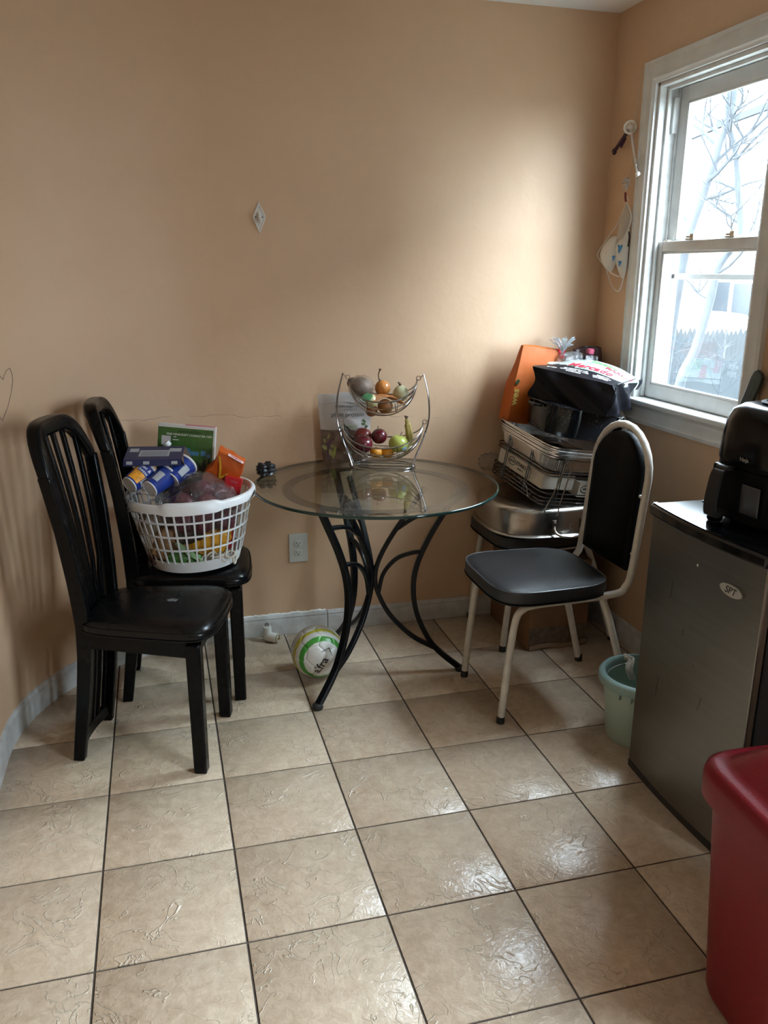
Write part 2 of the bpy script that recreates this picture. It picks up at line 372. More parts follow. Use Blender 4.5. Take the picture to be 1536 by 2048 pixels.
# right wall with the window opening and an added one for fill light
WY0, WY1, WZ0, WZ1 = .70, 1.345, .985, 2.128
VY0, VY1, VZ0, VZ1 = -2.05, -1.05, 1.0, 2.1
mb = MB(); X0, X1 = XR, XR+.14
mb.bb(X0, X1, WY1, YB, 0, ZC); mb.bb(X0, X1, WY0, WY1, 0, WZ0); mb.bb(X0, X1, WY0, WY1, WZ1, ZC)
mb.bb(X0, X1, VY1, WY0, 0, ZC); mb.bb(X0, X1, VY0, VY1, 0, VZ0); mb.bb(X0, X1, VY0, VY1, VZ1, ZC); mb.bb(X0, X1, YF, VY0, 0, ZC)
tag(mb.build('wall_right', WALL, smooth=0), kind='structure')

# baseboards: rounded colonial profile along the walls
BB = mat('scuffed_white_baseboard_paint', (.50, .50, .49), rough=.4, var=.16, vscale=22, bump=.12, bscale=50)
def baseboard(name, line, inward):
    prof = [(0, 0), (.012, 0), (.012, .062), (.009, .070), (.010, .076), (.005, .088), (0, .090)]
    mb = MB(); mb.loft([[(p[0]+n[0]*d, p[1]+n[1]*d, z) for d, z in prof] for p, n in zip(line, inward)])
    return tag(mb.build(name, BB, smooth=30), kind='structure')
al = [(ECX-ERX, YF)] + arc
def normal_at(i):
    if i == 0: return (1, 0)
    t = PI/2*(i-1)/22; v_ = Vector((math.cos(t)/ERX, -math.sin(t)/ERY)).normalized(); return (v_.x, v_.y)
baseboard('baseboard_left', al, [normal_at(i) for i in range(len(al))])
baseboard('baseboard_back', [(ECX, YB), (.845, YB)], [(0, -1)]*2)
baseboard('baseboard_back', [(.848, YB), (XR, YB)], [(0, -1)]*2)
baseboard('baseboard_right', [(XR, YB), (XR, YF)], [(-1, 0)]*2)
# caulk smear left on the joint above the skirting by the socket
mb = MB(); pts = [(.36+i*.008, YB-.002, .088+.0012*math.sin(i*1.7)+.0010*math.sin(i*.61)) for i in range(61)]
mb.tube(pts, [.0055+.0016*abs(math.sin(i*1.3))+.001*math.sin(i*.47) for i in range(61)], n=6, flat=.8)
tag(mb.build('trim_1', mat('white_caulk', (.78, .80, .80), rough=.5, bump=.4, bscale=120)), kind='structure')

# heart pencilled on the curved wall
PENCIL = mat('pencil_line', (.13, .10, .08), rough=.7)
def on_curve(s, z, off=.0006):
    # s: angle of the ellipse in degrees from the left
    t = rad(s); n = Vector((math.cos(t)/ERX, -math.sin(t)/ERY)).normalized()
    return (ECX-ERX*math.cos(t)+n.x*off, ECY+ERY*math.sin(t)+n.y*off, z)
HEART = [(22.3, 1.03), (20.6, 1.075), (20.2, 1.12), (20.9, 1.155), (22.3, 1.168), (23.8, 1.160), (25.45, 1.139), (26.0, 1.152), (27.0, 1.165), (28.5, 1.171), (29.05, 1.150), (28.97, 1.13), (27.92, 1.095), (25.93, 1.052), (23.12, 1.015), (22.3, 1.03)]
MB().tube([on_curve(a, z) for a, z in HEART], .0011, n=5).build('pencil_heart', PENCIL, wall_left)

# ------------------------------------------------------------------ window_1
win = thing('window_1', kind='structure', loc=(XR, 1.0225, WZ0))
def wpart(name, mb, m=WHITE, bevel=.002, parent=win, **k):
    mb.v = [(x-XR, y-1.0225, z-WZ0) for x, y, z in mb.v]
    return mb.build(name, m, parent, smooth=30, bevel=bevel, **k)
def casing_profile(along, a0, a1, e0, e1, mitre=True):
    """moulded casing; along 'z' runs vertically at y from e0 (outer) to e1 (inner)"""
    prof = [(0, 0), (0, .016), (.18, .020), (.24, .015), (.62, .015), (.70, .018), (.82, .018), (.90, .013), (1, .011), (1, 0)]
    w = e1-e0
    r0 = [];  r1 = []
    for k, d in prof:
        e = e0+w*k; m_ = abs(w)*(1-k) if mitre else 0
        if along == 'z':
            r0.append((XR-d, e, a0)); r1.append((XR-d, e, a1+m_))
        else:
            r0.append((XR-d, a0-m_, e)); r1.append((XR-d, a1+m_, e))
    return MB().loft([r0, r1])
CW = .078
wpart('casing', casing_profile('z', 1.0, WZ1, WY1+CW, WY1), bevel=0)
wpart('casing', casing_profile('z', 1.0, WZ1, WY0-CW, WY0), bevel=0)
wpart('casing', casing_profile('y', WY0, WY1, WZ1+CW, WZ1), bevel=0)
wpart('stool', MB().bb(XR-.032, XR+.05, WY0-.085, WY1+.085, .985, 1.006), bevel=.006)
wpart('apron', casing_profile('y', WY0-.06, WY1+.06, .915, .985, mitre=False), bevel=0)
# jamb liners
JW = mat('weathered_white_jamb_paint', (.58, .59, .58), rough=.45, var=.14, vscale=25, bump=.2, bscale=35)
wpart('jamb', MB().bb(XR+.001, XR+.14, WY1-.014, WY1, 1.0, WZ1), JW)
wpart('jamb', MB().bb(XR+.001, XR+.14, WY0, WY0+.014, 1.0, WZ1), JW)
wpart('jamb', MB().bb(XR+.001, XR+.14, WY0, WY1, WZ1-.014, WZ1), JW)
wpart('sill', MB().box((XR+.10, 1.0225, .996), (.10, WY1-WY0, .022), rot=(0, rad(4), 0)), JW)
for ys, yo in ((WY1-.014, -1), (WY0+.014, 1)):
    wpart('stop_bead', MB().box((XR+.036, ys+yo*.006, 1.56), (.014, .012, 1.10)), JW)
    wpart('track', MB().box((XR+.078, ys+yo*.004, 1.56), (.006, .010, 1.10)), JW)
    wpart('track_cover', MB().box((XR+.066, ys+yo*.006, 2.02), (.022, .012, .12)), JW)
wpart('stop_bead', MB().box((XR+.036, 1.0225, WZ1-.02), (.014, .60, .012)), JW)
SASH = mat('vinyl_sash_white', (.60, .60, .585), rough=.4, var=.06, vscale=18)
GLASS = clear_mat('glow_hazed_window_glass', tint=(.97, .99, 1), refl=0.02, rough=.01, haze=.010)  # slight milky scatter in the panes stands in for the window's glow
def sash(x0, x1, y0, y1, z0, z1, st, rb, rt_):
    f = thing('sash'); f.parent = win
    f.location = (x0-XR, 0, 0)
    def sp(name, mb, m, bevel=.002):
        mb.v = [(x-x0, y-1.0225, z-WZ0) for x, y, z in mb.v]; return mb.build(name, m, f, smooth=30, bevel=bevel)
    sp('stile', MB().bb(x0, x1, y1-st, y1, z0, z1), SASH); sp('stile', MB().bb(x0, x1, y0, y0+st, z0, z1), SASH)
    sp('rail', MB().bb(x0, x1, y0+st, y1-st, z0, z0+rb), SASH); sp('rail', MB().bb(x0, x1, y0+st, y1-st, z1-rt_, z1), SASH)
    xm = (x0+x1)/2
    mb = MB(); b_ = .009
    mb.bb(xm-.012, xm-.003, y0+st, y0+st+b_, z0+rb, z1-rt_); mb.bb(xm-.012, xm-.003, y1-st-b_, y1-st, z0+rb, z1-rt_)
    mb.bb(xm-.012, xm-.003, y0+st, y1-st, z0+rb, z0+rb+b_); mb.bb(xm-.012, xm-.003, y0+st, y1-st, z1-rt_-b_, z1-rt_)
    sp('glazing_bead', mb, SASH)
    sp('pane', MB().bb(xm-.0015, xm+.0015, y0+st, y1-st, z0+rb, z1-rt_), GLASS, 0)
    return f
y0s, y1s = WY0+.016, WY1-.016
low = sash(XR+.044, XR+.072, y0s, y1s, 1.008, 1.586, .036, .052, .036)
upp = sash(XR+.082, XR+.108, y0s+.006, y1s-.006, 1.555, 2.112, .044, .032, .050)
# storm sash behind
storm = thing('storm_frame'); storm.parent = win
STORM = mat('white_storm_aluminium', (.66, .68, .68), rough=.35)
mb = MB(); xs0, xs1 = XR+.118, XR+.132
for a in ((y0s, y0s+.022, 1.0, 2.11), (y1s-.022, y1s, 1.0, 2.11), (y0s, y1s, 1.0, 1.02), (y0s, y1s, 2.09, 2.11), (y0s, y1s, 1.452, 1.472)):
    mb.bb(xs0, xs1, *a)
wpart('storm_rail', mb, STORM, parent=storm)
# sash locks and tilt latches on the meeting rail
LOCK = mat('tan_vinyl_hardware', (.55, .48, .38), rough=.4)
for yy in (1.135, .915):
    l_ = MB().box((XR+.058, yy, 1.590), (.022, .048, .006)); l_.box((XR+.058, yy-.006, 1.600), (.016, .022, .016)); l_.box((XR+.054, yy+.012, 1.598), (.006, .030, .007))
    wpart('sash_lock', l_, LOCK, .001)
for yy in (1.285, .755): wpart('tilt_latch', MB().box((XR+.056, yy, 1.5885), (.014, .030, .005)), LOCK, .001)
# second window, further along the same wall, unseen, added for fill light
w2 = thing('fill_window', kind='structure', loc=(XR, -1.55, 1.0))
def w2p(name, mb, m):
    mb.v = [(x-XR, y+1.55, z-1.0) for x, y, z in mb.v]; return mb.build(name, m, w2, smooth=30, bevel=.002)
for a in ((VY0-.07, VY0, .93, 2.17), (VY1, VY1+.07, .93, 2.17), (VY0, VY1, 2.1, 2.17), (VY0, VY1, .93, 1.0)): w2p('casing', MB().bb(XR-.016, XR, *a), WHITE)
for a in ((VY0, VY0+.05, 1.0, 2.1), (VY1-.05, VY1, 1.0, 2.1), (VY0+.05, VY1-.05, 2.05, 2.1), (VY0+.05, VY1-.05, 1.0, 1.05), (VY0+.05, VY1-.05, 1.53, 1.57)): w2p('sash_rail', MB().bb(XR+.06, XR+.09, *a), SASH)
w2p('pane', MB().bb(XR+.073, XR+.076, VY0+.05, VY1-.05, 1.05, 1.53), GLASS); w2p('pane', MB().bb(XR+.073, XR+.076, VY0+.05, VY1-.05, 1.57, 2.05), GLASS)
# ------------------------------------------------------------------ black dining chairs
BLK = mat('black_lacquered_wood', (.002, .002, .0023), rough=.26, spec=.16, bump=.03, bscale=60, rvar=.08, vscale=20)
LEA = mat('black_vinyl_seat', (.0025, .0025, .003), rough=.27, spec=.26, bump=.02, bscale=18, rvar=.03, vscale=6)
def interp(tab, z):
    for (a, b), (c, d) in zip(tab, tab[1:]):
        if z <= c:
            t = (z-a)/(c-a); return b+(d-b)*t
    return tab[-1][1]
U_T = [(0, 0), (.2, .028), (.36, .046), (.45, .050), (.58, .045), (.75, .030), (.9, .008), (1.06, -.020)]
W_T = [(0, .122), (.30, .112), (.45, .114), (1.06, .186)]
def back_pt(v, z):
    """point of the chair back: v -1..1 across, z up; bowed backwards in plan"""
    w = interp(W_T, z); bow = (.016+.022*max(0, (z-.43)/.6))*(1-v*v)
    return Vector((interp(U_T, z)-bow, v*w, z))
def black_chair(name, label):
    t = thing(name, label, 'chair', group='high-back black dining chairs')
    for s in (-1, 1):           # rear leg and back post in one
        zs = [i*.05 for i in range(19)] + [.915]
        pts = [back_pt(s, z) for z in zs]
        MB().strip(pts, [(.017+.006*(1-abs(z-.45)/.5 if abs(z-.45) < .5 else 0), 0, 0) for z in zs], (0, .013, 0)).build('back_post', BLK, t, bevel=.004)
        # front leg, square, tapering slightly
        MB().strip([(.395, s*.168, 0), (.392, s*.165, .425)], [(.020, 0, 0), (.022, 0, 0)], [(0, .020, 0), (0, .022, 0)]).build('leg', BLK, t, bevel=.006)
        MB().strip([(.055, s*.112, .405), (.375, s*.165, .405)], (0, .010, 0), (0, 0, .027)).build('seat_rail', BLK, t, bevel=.003)
    MB().strip([(.392, -.155, .408), (.392, .155, .408)], (.012, 0, 0), (0, 0, .026)).build('seat_rail', BLK, t, bevel=.003)
    # crest rail with rounded shoulders
    path = []
    for i in range(25):
        a = -1+2*i/24; z = 1.030-.125*max(0, (abs(a)-.35)/.65)**2.6
        p = back_pt(a*.985, z); path.append(p)
    A = [(.023-.005*abs(-1+2*i/24)**2, 0, 0) for i in range(25)]; B = []
    for i in range(25):
        d = (path[min(24, i+1)]-path[max(0, i-1)]).normalized(); n = Vector((1, 0, 0)).cross(d); n = n if n.z > 0 else -n
        B.append(tuple(n*(.025-.011*abs(-1+2*i/24)**3)))
    MB().strip(path, A, B).build('crest_rail', BLK, t, bevel=.010, bseg=3)
    for k in range(6):          # fan of slats
        v = -.72+1.44*k/5; zs = [.43+.575*i/10 for i in range(11)]
        MB().strip([back_pt(v*(.88 if z < .6 else 1), z) for z in zs], (.006, 0, 0), [(0, .0085+.001*(z-.43), 0) for z in zs]).build('slat', BLK, t, bevel=.0015)
    for k in range(6):          # slats between the rear legs
        v = -.72+1.44*k/5; zs = [.06+.36*i/5 for i in range(6)]
        MB().strip([back_pt(v, z) for z in zs], (.006, 0, 0), (0, .006, 0)).build('slat', BLK, t, bevel=.0015)
    MB().strip([back_pt(-1+2*i/10, .045) for i in range(11)], (.010, 0, 0), (0, 0, .020)).build('stretcher', BLK, t, bevel=.003)
    MB().strip([back_pt(-1+2*i/10, .415) for i in range(11)], (.011, 0, 0), (0, 0, .024)).build('seat_rail', BLK, t, bevel=.003)
    # seat cushion: trapezoid with rounded corners, puffed
    def ring(k, z, puff=0):
        pts = []
        for x, y in superellipse(1, 1, 5.5, 56):
            hx = .200*k; yy = (.150+.048*((x+1)/2))*k
            pts.append((.238+x*hx+.012*(1-y*y)*(1 if x > 0 else 0), y*yy, z))
        return pts
    mb = MB(); prof = [(.95, .430), (1.0, .436), (1.015, .446), (1.0, .456), (.985, .462), (.95, .472), (.86, .480), (.7, .485), (.4, .488), (.1, .489)]
    mb.loft([ring(k, z) for k, z in prof]); seat = mb.build('seat', LEA, t, smooth=60)
    for zz, kk in ((.4375, 1.008), (.4585, 1.0)):
        MB().tube(ring(kk, zz), .0032, n=6, closed=True).build('piping', LEA, seat)
    return t
ch1 = black_chair('dining_chair', 'black fan-back dining chair with an empty seat, nearest the camera')
ch1.location = (-.060, .992, 0); ch1.rotation_euler = (0, 0, math.atan2(-.118, .383))
ch2 = copy_tree(ch1); ch2['label'] = 'black fan-back dining chair with the laundry basket on its seat'
ch2.location = (.050, 1.345, 0); ch2.rotation_euler = (0, 0, math.atan2(-.037, .401))
tear = MB(); tear.add([(.27,.0,.4895),(.285,.012,.4895),(.30,.006,.4895),(.295,-.008,.4895),(.278,-.010,.4895)], [(0,1,2,3,4)])
tear.tube([(.270,0,.4895),(.285,.012,.4898),(.302,.006,.4897),(.296,-.009,.4895)], .0018, n=6)
tear.build('tear', mat('exposed_grey_lining', (.10, .10, .10), rough=.7), ch1)

# ------------------------------------------------------------------ white tube chairs
WTUBE = mat('cream_painted_tube', (.56, .54, .49), rough=.35, var=.10, vscale=30, bump=.03, bscale=80)
VIN = mat('charcoal_textured_vinyl', (.012, .015, .020), rough=.36, spec=.65, bump=.30, bscale=420)
PADM = mat('black_vinyl_backrest', (.002, .002, .0025), spec=.08, rough=.5, bump=.1, bscale=200)
CAPM = mat('black_rubber_cap', (.012, .012, .012), rough=.6)
def tube_chair(name, label):
    t = thing(name, label, 'chair', group='white tubular kitchen chairs')
    W = .176
    loop = []
    for s in (-1, 1):
        pts = [(.205, s*W, .02), (.190, s*W, .20), (.172, s*W, .36), (.150, s*W, .405), (.10, s*W, .420), (-.06, s*W, .424), (-.195, s*W, .432), (-.225, s*W, .452), (-.243, s*W, .50), (-.262, s*W, .70), (-.274, s*W, .82)]
        loop.append(pts)
    arch = [(-.274-.012*math.sin(a), -W*math.cos(a), .82+.155*math.sin(a)) for a in [PI*i/12 for i in range(1, 12)]]
    path = smooth_path(loop[0], 5)[:-1] + [Vector(loop[0][-1])] + [Vector(a) for a in arch] + smooth_path(loop[1], 5)[::-1]
    MB().tube(path, .0125, n=12).build('tube_frame', WTUBE, t, smooth=60)
    for s in (-1, 1):
        MB().tube([(-.150, s*.150, .425), (-.180, s*.165, .34), (-.275, s*.190, .02)], .0125, n=12).build('rear_leg', WTUBE, t, smooth=60)
        MB().lathe([(.0140, 0), (.0145, .004), (.0135, .026), (.010, .027)], 14, c=(-.279, s*.191, 0)).build('foot_cap', CAPM, t)
        MB().lathe([(.0140, 0), (.0145, .004), (.0135, .024), (.010, .025)], 14, c=(.206, s*W, 0)).build('foot_cap', CAPM, t)
    MB().tube([(-.165, -.158, .405), (-.165, .158, .405)], .009, n=8).build('cross_bar', WTUBE, t)
    MB().tube([(.06, -.175, .418), (.06, .175, .418)], .008, n=8).build('cross_bar', WTUBE, t)
    def ring(k, z): return [(.028+x*.212*k, y*.212*k*(1+.04*x), z) for x, y in superellipse(1, 1, 4.2, 60)]
    seat = MB().loft([ring(k, z) for k, z in [(.93, .424), (.985, .430), (1.0, .445), (1.0, .468), (.99, .476), (.96, .481), (.86, .487), (.6, .491), (.2, .493)]]).build('seat', VIN, t, smooth=60)
    MB().tube(ring(.985, .4775), .0030, n=6, closed=True).build('piping', mat('grey_vinyl_piping', (.05, .055, .06), rough=.35), seat)
    MB().tube(ring(.995, .436), .0030, n=6, closed=True).build('piping', PADM, seat)
    # backrest pad with arched top between the tubes
    def pad(d, k):
        o = []
        for i in range(9): o.append((1, .50+(.82-.50)*i/8))
        for i in range(1, 12): a = PI*i/12; o.append((math.cos(a), .82+.132*math.sin(a)))
        for i in range(9): o.append((-1, .82-(.82-.50)*i/8))
        cz = .70
        return [(-.246-(z-.5)*.06-.010*(1-abs(y))+d, y*.148*k, cz+(z-cz)*(1-(1-k)*.5)) for y, z in o]
    mb = MB(); mb.loft([pad(-.016, .94), pad(-.013, 1.0), pad(.008, 1.0), pad(.016, .96), pad(.019, .80), pad(.020, .4)]).build('backrest', PADM, t, smooth=50)
    for z in (.56, .76):
        for s in (-1, 1): MB().tube([(-.252-(z-.5)*.06, s*.140, z), (-.250-(z-.5)*.06, s*.176, z)], .006, n=8).build('bracket', WTUBE, t)
    return t
wc1 = tube_chair('tube_chair', 'white tubular chair with empty black vinyl seat beside the fridge')
wc1.location = (1.470, .930, 0); wc1.rotation_euler = (0, 0, PI)
wc2 = copy_tree(wc1); wc2['label'] = 'white tubular chair in the corner buried under pots and bags'
wc2.location = (1.692, 1.452, 0); wc2.rotation_euler = (0, 0, rad(181))

# ------------------------------------------------------------------ glass table
IRON = mat('black_painted_iron', (.003, .0035, .0045), rough=.30, spec=.22, rvar=.08, vscale=30)
TGL = clear_mat('grey_green_table_glass', tint=(.88, .91, .88), refl=.045, rough=.004)
TEDGE = mat('dark_green_glass_edge', (.010, .030, .026), rough=.08, spec=.6)
TX, TY, TZ = .945, 1.222, .745
tb = thing('glass_table', 'round glass-topped table on curved black iron legs', 'table', (TX, TY, 0))
mb = MB(); Rg = .437
mb.lathe([(Rg-.005, .735), (Rg-.005, .745)], 96, cap=True); mb.build('glass_top', TGL, tb, smooth=30)
MB().lathe([(Rg-.005, .7345), (Rg-.0015, .7355), (Rg, .738), (Rg, .742), (Rg-.0015, .7447), (Rg-.005, .7452)], 96, cap=False).build('glass_edge', TEDGE, tb, smooth=60)
rg = MB(); rings = []
for i in range(72):
    a = 2*PI*i/72; c, s_ = math.cos(a), math.sin(a)
    rings.append([(c*.300, s_*.300, .722), (c*.334, s_*.334, .722), (c*.334, s_*.334, .729), (c*.300, s_*.300, .729)])
rg.loft(rings, closed=True); rg.build('support_ring', IRON, tb, smooth=40)
fx, fy = .923-TX, 1.227-TY
for ang in (math.atan2(-.065, .32), math.atan2(-.209, -.237), math.atan2(.345, -.083)):
    d = Vector((math.cos(ang), math.sin(ang), 0)); n = Vector((-d.y, d.x, 0)); c0 = Vector((fx*.5, fy*.5, 0))
    def prof(pts, k=7): return [c0 + d*p.x + Vector((0, 0, p.y)) for p in smooth_path([(r, z, 0) for r, z in pts], k)]
    def bar(pts, name, w=.0125, h=.0095, k=7):
        P_ = prof(pts, k); A = []; B = []
        for i in range(len(P_)):
            tg = (P_[min(i+1, len(P_)-1)]-P_[max(i-1, 0)]).normalized(); A.append(tuple(n*w)); B.append(tuple(tg.cross(n)*h))
        MB().strip(P_, A, B).build(name, IRON, tb, bevel=.003, smooth=45)
    bar([(.316, .728), (.268, .648), (.205, .535), (.163, .43), (.152, .335), (.168, .235), (.215, .132), (.262, .075), (.335, .012)], 'leg')
    bar([(.190, .728), (.130, .640), (.060, .53), (.018, .44), (.010, .37), (.026, .31), (.070, .230), (.150, .148), (.235, .098)], 'inner_bar', .010, .008)
    bar([(.022, .325), (.040, .40), (.085, .455), (.140, .478), (.186, .484)], 'arc_bar', .009, .007)
    bar([(.262, .640), (.165, .620), (.085, .570)], 'arc_bar', .009, .007)
    MB().lathe([(.018, 0), (.020, .006), (.018, .016), (.010, .020)], 16, c=tuple(c0+d*.338)).build('foot', CAPM, tb)

# ------------------------------------------------------------------ small fridge
STEEL = mat('brushed_stainless_door', (.21, .20, .185), rough=.34, metal=1.0, var=.05, vscale=3, bump=.02, bscale=40, stretch=(1, 1, 22), rvar=.06)
FBL = mat('black_textured_cabinet', (.012, .012, .013), rough=.42, bump=.1, bscale=300)
FTOP = mat('black_gloss_top', (.006, .0065, .0075), rough=.12, spec=.45)
fr = thing('mini_fridge', 'compact stainless steel fridge with black top', 'fridge', (1.752, .182, 0))
def door_poly(x_in, bow):
    n = 16; L = [(x_in, .240)] + [(-.200-bow*(1-(2*i/n-1)**2), .240-.48*i/n) for i in range(n+1)] + [(x_in, -.240)]
    return L
MB().prism([(-.17, .235), (-.17, -.235), (.228, -.235), (.228, .235)], .012, .835).build('cabinet', FBL, fr, bevel=.004)
dr = MB().prism(door_poly(-.178, .012), .022, .815).build('door', STEEL, fr, bevel=.004)
MB().prism(door_poly(-.176, .010), .0, .022).build('toe_kick', FBL, fr)
MB().prism([(.228, .243)] + [(-.212-.018*(1-(2*i/16-1)**2), .243-.486*i/16) for i in range(17)] + [(.228, -.243)], .815, .845).build('top', FTOP, fr, bevel=.006, bseg=3)
for a in ((-.1, .0),):
    mb = MB(); mb.loft([[(-.205-.018*(1-(2*i/16-1)**2)+o, (.236-.472*i/16), .8455+z) for i in range(17)] for o, z in ((0, 0), (0, .003), (.012, .003), (.012, 0))], closed=True, ring_closed=False)
    mb.build('top_ridge', FTOP, fr)
for x, y in ((-.195, .222), (-.05, .222), (.02, .222)): MB().lathe([(.005, .845), (.005, .8475), (.001, .848)], 12, c=(x, y, 0)).build('plug', CAPM, fr)
bd = MB(); bx = -.2105
bd.loft([[(bx-k[1], -.135+.042*k[0]*math.cos(2*PI*j/28), .722+.0155*k[0]*math.sin(2*PI*j/28)) for j in range(28)] for k in ((1, -.004), (1, .001), (.95, .002))])
badge = bd.build('badge', mat('pale_grey_badge', (.36, .37, .36), rough=.35), dr)
lettering('SPT', .026, mat('black_print', (.01, .01, .01), rough=.5), badge, (bx-.0025, -.135, .722), (rad(90), 0, rad(-90)), shear=.25)
# scratches on the door
SCR = mat('scratch', (.06, .055, .05), rough=.6)
for y, z, l, w in ((.10, .66, .05, .004), (-.075, .40, .045, .012), (.12, .36, .06, .005), (.03, .55, .02, 0), (-.03, .47, .006, 0)):
    xx = -.2005-.012*(1-(y/.24)**2)
    MB().tube([(xx, y, z), (xx, y+w*.3, z-l*.5), (xx, y+w, z-l)], .0006, n=5).build('scratch', SCR, dr)
xx = -.2008-.012*(1-(.05/.24)**2)
MB().sphere((xx, .0, .742), .004, 10, 6, (.4, 1, 1)).build('paint_speck', WHITE, dr)

# ------------------------------------------------------------------ red bin
RED = mat('red_bin_plastic', (.155, .004, .010), spec=.3, rough=.38, bump=.06, bscale=160, var=.06, vscale=4)
bn = thing('trash_can', 'tall red plastic trash can with swing lid', 'trash can', (1.432, -.500, 0), (0, 0, rad(-4)))
def rr(a, b, z, n=6): return [(x, y, z) for x, y in superellipse(a, b, n, 64)]
MB().loft([rr(.165, .125, 0), rr(.182, .140, .004), rr(.186, .144, .02), rr(.215, .172, .49), rr(.212, .169, .49), rr(.183, .141, .02)]).build('bin', RED, bn, smooth=50)
lid = MB().loft([rr(.226, .183, .462), rr(.232, .189, .466), rr(.233, .190, .515), rr(.228, .185, .532), rr(.216, .173, .540), rr(.205, .162, .538), rr(.19, .15, .548), rr(.15, .11, .585), rr(.12, .08, .600), rr(.06, .04, .606)]).build('lid', RED, bn, smooth=45)
mb = MB(); mb.loft([[(-.115+.23*i/12, -.072+(.0 if e else 0), .575+.04*math.sin(PI*i/12)+.012*e) for i in range(13)] + [(.115-.23*i/12, .072, .575+.04*math.sin(PI*i/12)+.012*e) for i in range(13)] for e in (0, 1)])
mb.build('flap', RED, lid, smooth=40, bevel=.002)

# ------------------------------------------------------------------ green bucket
GRN = mat('pale_green_plastic', (.36, .47, .41), rough=.42, var=.05, vscale=6, bump=.03, bscale=120)
GRIM = mat('teal_green_rim', (.24, .36, .35), rough=.38)
bk = thing('mop_bucket', 'pale green plastic bucket half behind the fridge', 'bucket', (1.682, .574, 0))
MB().lathe([(.105, 0), (.108, .003), (.128, .205), (.124, .205), (.104, .006), (.02, .006)], 40).build('pail', GRN, bk, smooth=40)
rim = MB().lathe([(.126, .192), (.141, .192), (.145, .200), (.145, .216), (.139, .224), (.128, .226), (.123, .220), (.123, .205)], 40, cap=False).build('rim', GRIM, bk, smooth=60)
for a in (205, 222): 
    t_ = rad(a); MB().box((math.cos(t_)*.129, math.sin(t_)*.129, .180), (.012, .004, .018), rot=(0, 0, t_)).build('rib', GRIM, bk)
MB().tube(smooth_path([(math.cos(rad(a))*.118, math.sin(rad(a))*.118, .205-.01*math.sin(rad(a-60)*1.2)) for a in range(80, 240, 20)], 4), .0022, n=6).build('wire_handle', mat('zinc_wire', (.5, .52, .52), rough=.3, metal=1), bk)
mp = MB()
for k in range(9):
    o = random.uniform(-.006, .006); b0 = Vector((.0+random.uniform(-.01, .01), .118+random.uniform(-.008, .008), 0))
    mp.tube(smooth_path([b0+Vector((0, .012+o, .238-.002*k)), b0+Vector((.012, -.004, .226)), b0+Vector((-.004+o, -.024, .20)), b0+Vector((.006, -.03, .165))], 4), .0042, n=6)
tag(mp.build('mop_strands', mat('cotton_string', (.55, .52, .46), rough=.9, bump=.5, bscale=300), loc=(1.68, .56, 0)), 'off-white cotton mop strands over the rim of the green bucket', 'mop')
# ------------------------------------------------------------------ soft packages
def puff(half, n=10, rnd=.35, amp=.0, seed=1, freq=3.0, fn=None):
    """pillowed box from a subdivided cube; fn(p in -1..1, q) may reshape"""
    idx = {}; V = []; Fc = []
    def vid(p):
        k = tuple(round(c, 5) for c in p)
        if k not in idx:
            v = Vector(p); sph = v.normalized()*1.25
            q = v*(1-rnd) + sph*rnd
            w = amp*wob(v, seed, freq)
            q = Vector((q.x*half[0], q.y*half[1], q.z*half[2])) + v.normalized()*w
            if fn: q = fn(v, q)
            idx[k] = len(V); V.append(tuple(q))
        return idx[k]
    g = [-1+2*i/n for i in range(n+1)]
    for ax in range(3):
        for s in (-1, 1):
            for i in range(n):
                for j in range(n):
                    c = []
                    for a, b in ((g[i], g[j]), (g[i+1], g[j]), (g[i+1], g[j+1]), (g[i], g[j+1])):
                        p = [0, 0, 0]; p[ax] = s; p[(ax+1) % 3] = a; p[(ax+2) % 3] = b; c.append(vid(p))
                    Fc.append(c if s > 0 else c[::-1])
    m = MB(); m.add(V, Fc); return m

# ---- wire fruit stand on the table
CHR = mat('chrome_wire', (.42, .42, .43), rough=.16, metal=1.0)
FBX, FBY, FBA = 1.037, 1.477, rad(-19)
fbs = thing('fruit_stand', 'two-tier chrome wire fruit stand on the glass table', 'fruit stand', (FBX, FBY, TZ), (0, 0, FBA))
for s in (-1, 1):
    for dy in (-1, 1):
        MB().tube(smooth_path([(s*.116, dy*.022, .005), (s*.130, dy*.016, .045), (s*.152, dy*.010, .10), (s*.172, dy*.008, .165), (s*.177, dy*.007, .215), (s*.171, dy*.006, .285), (s*.153, dy*.001, .357)], 5), .0030, n=8).build('side_wire', CHR, fbs)
bs = MB(); bs.tube([(.128*math.cos(2*PI*i/40), .085*math.sin(2*PI*i/40), .004) for i in range(40)], .0032, n=8, closed=True)
for dy in (-1, 1): bs.tube([(-.122, dy*.022, .006), (0, dy*.024, .006), (.122, dy*.022, .006)], .0028, n=6)
bs.build('base_ring', CHR, fbs)
def bowl(name, a, z_top, drop):
    mb = MB(); ph = [-58, -42, -28, -14, 0, 14, 28, 42, 58]
    def pt(t, f):
        D = drop*math.cos(t)**.9 if abs(t) < PI/2-1e-3 else 0
        return (a*math.sin(t), D*math.sin(rad(f))*.92, z_top-D*math.cos(rad(f)))
    for f in ph: mb.tube([pt(-PI/2+PI*i/26, f) for i in range(27)], .0021 if abs(f) < 58 else .0028, n=6)
    for tx in (-.42, .42): mb.tube([pt(tx, f) for f in range(-58, 59, 8)], .0019, n=6)
    for s in (-1, 1):     # hook eye
        mb.tube([(s*(a+.006)+.008*math.cos(2*PI*i/14), 0, z_top+.004+.008*math.sin(2*PI*i/14)) for i in range(14)], .0018, n=6, closed=True)
        mb.tube([(s*(a+.013), 0, z_top+.006), (s*(a+.024), 0, z_top+.016)], .0018, n=6)
    return mb.build(name, CHR, fbs)
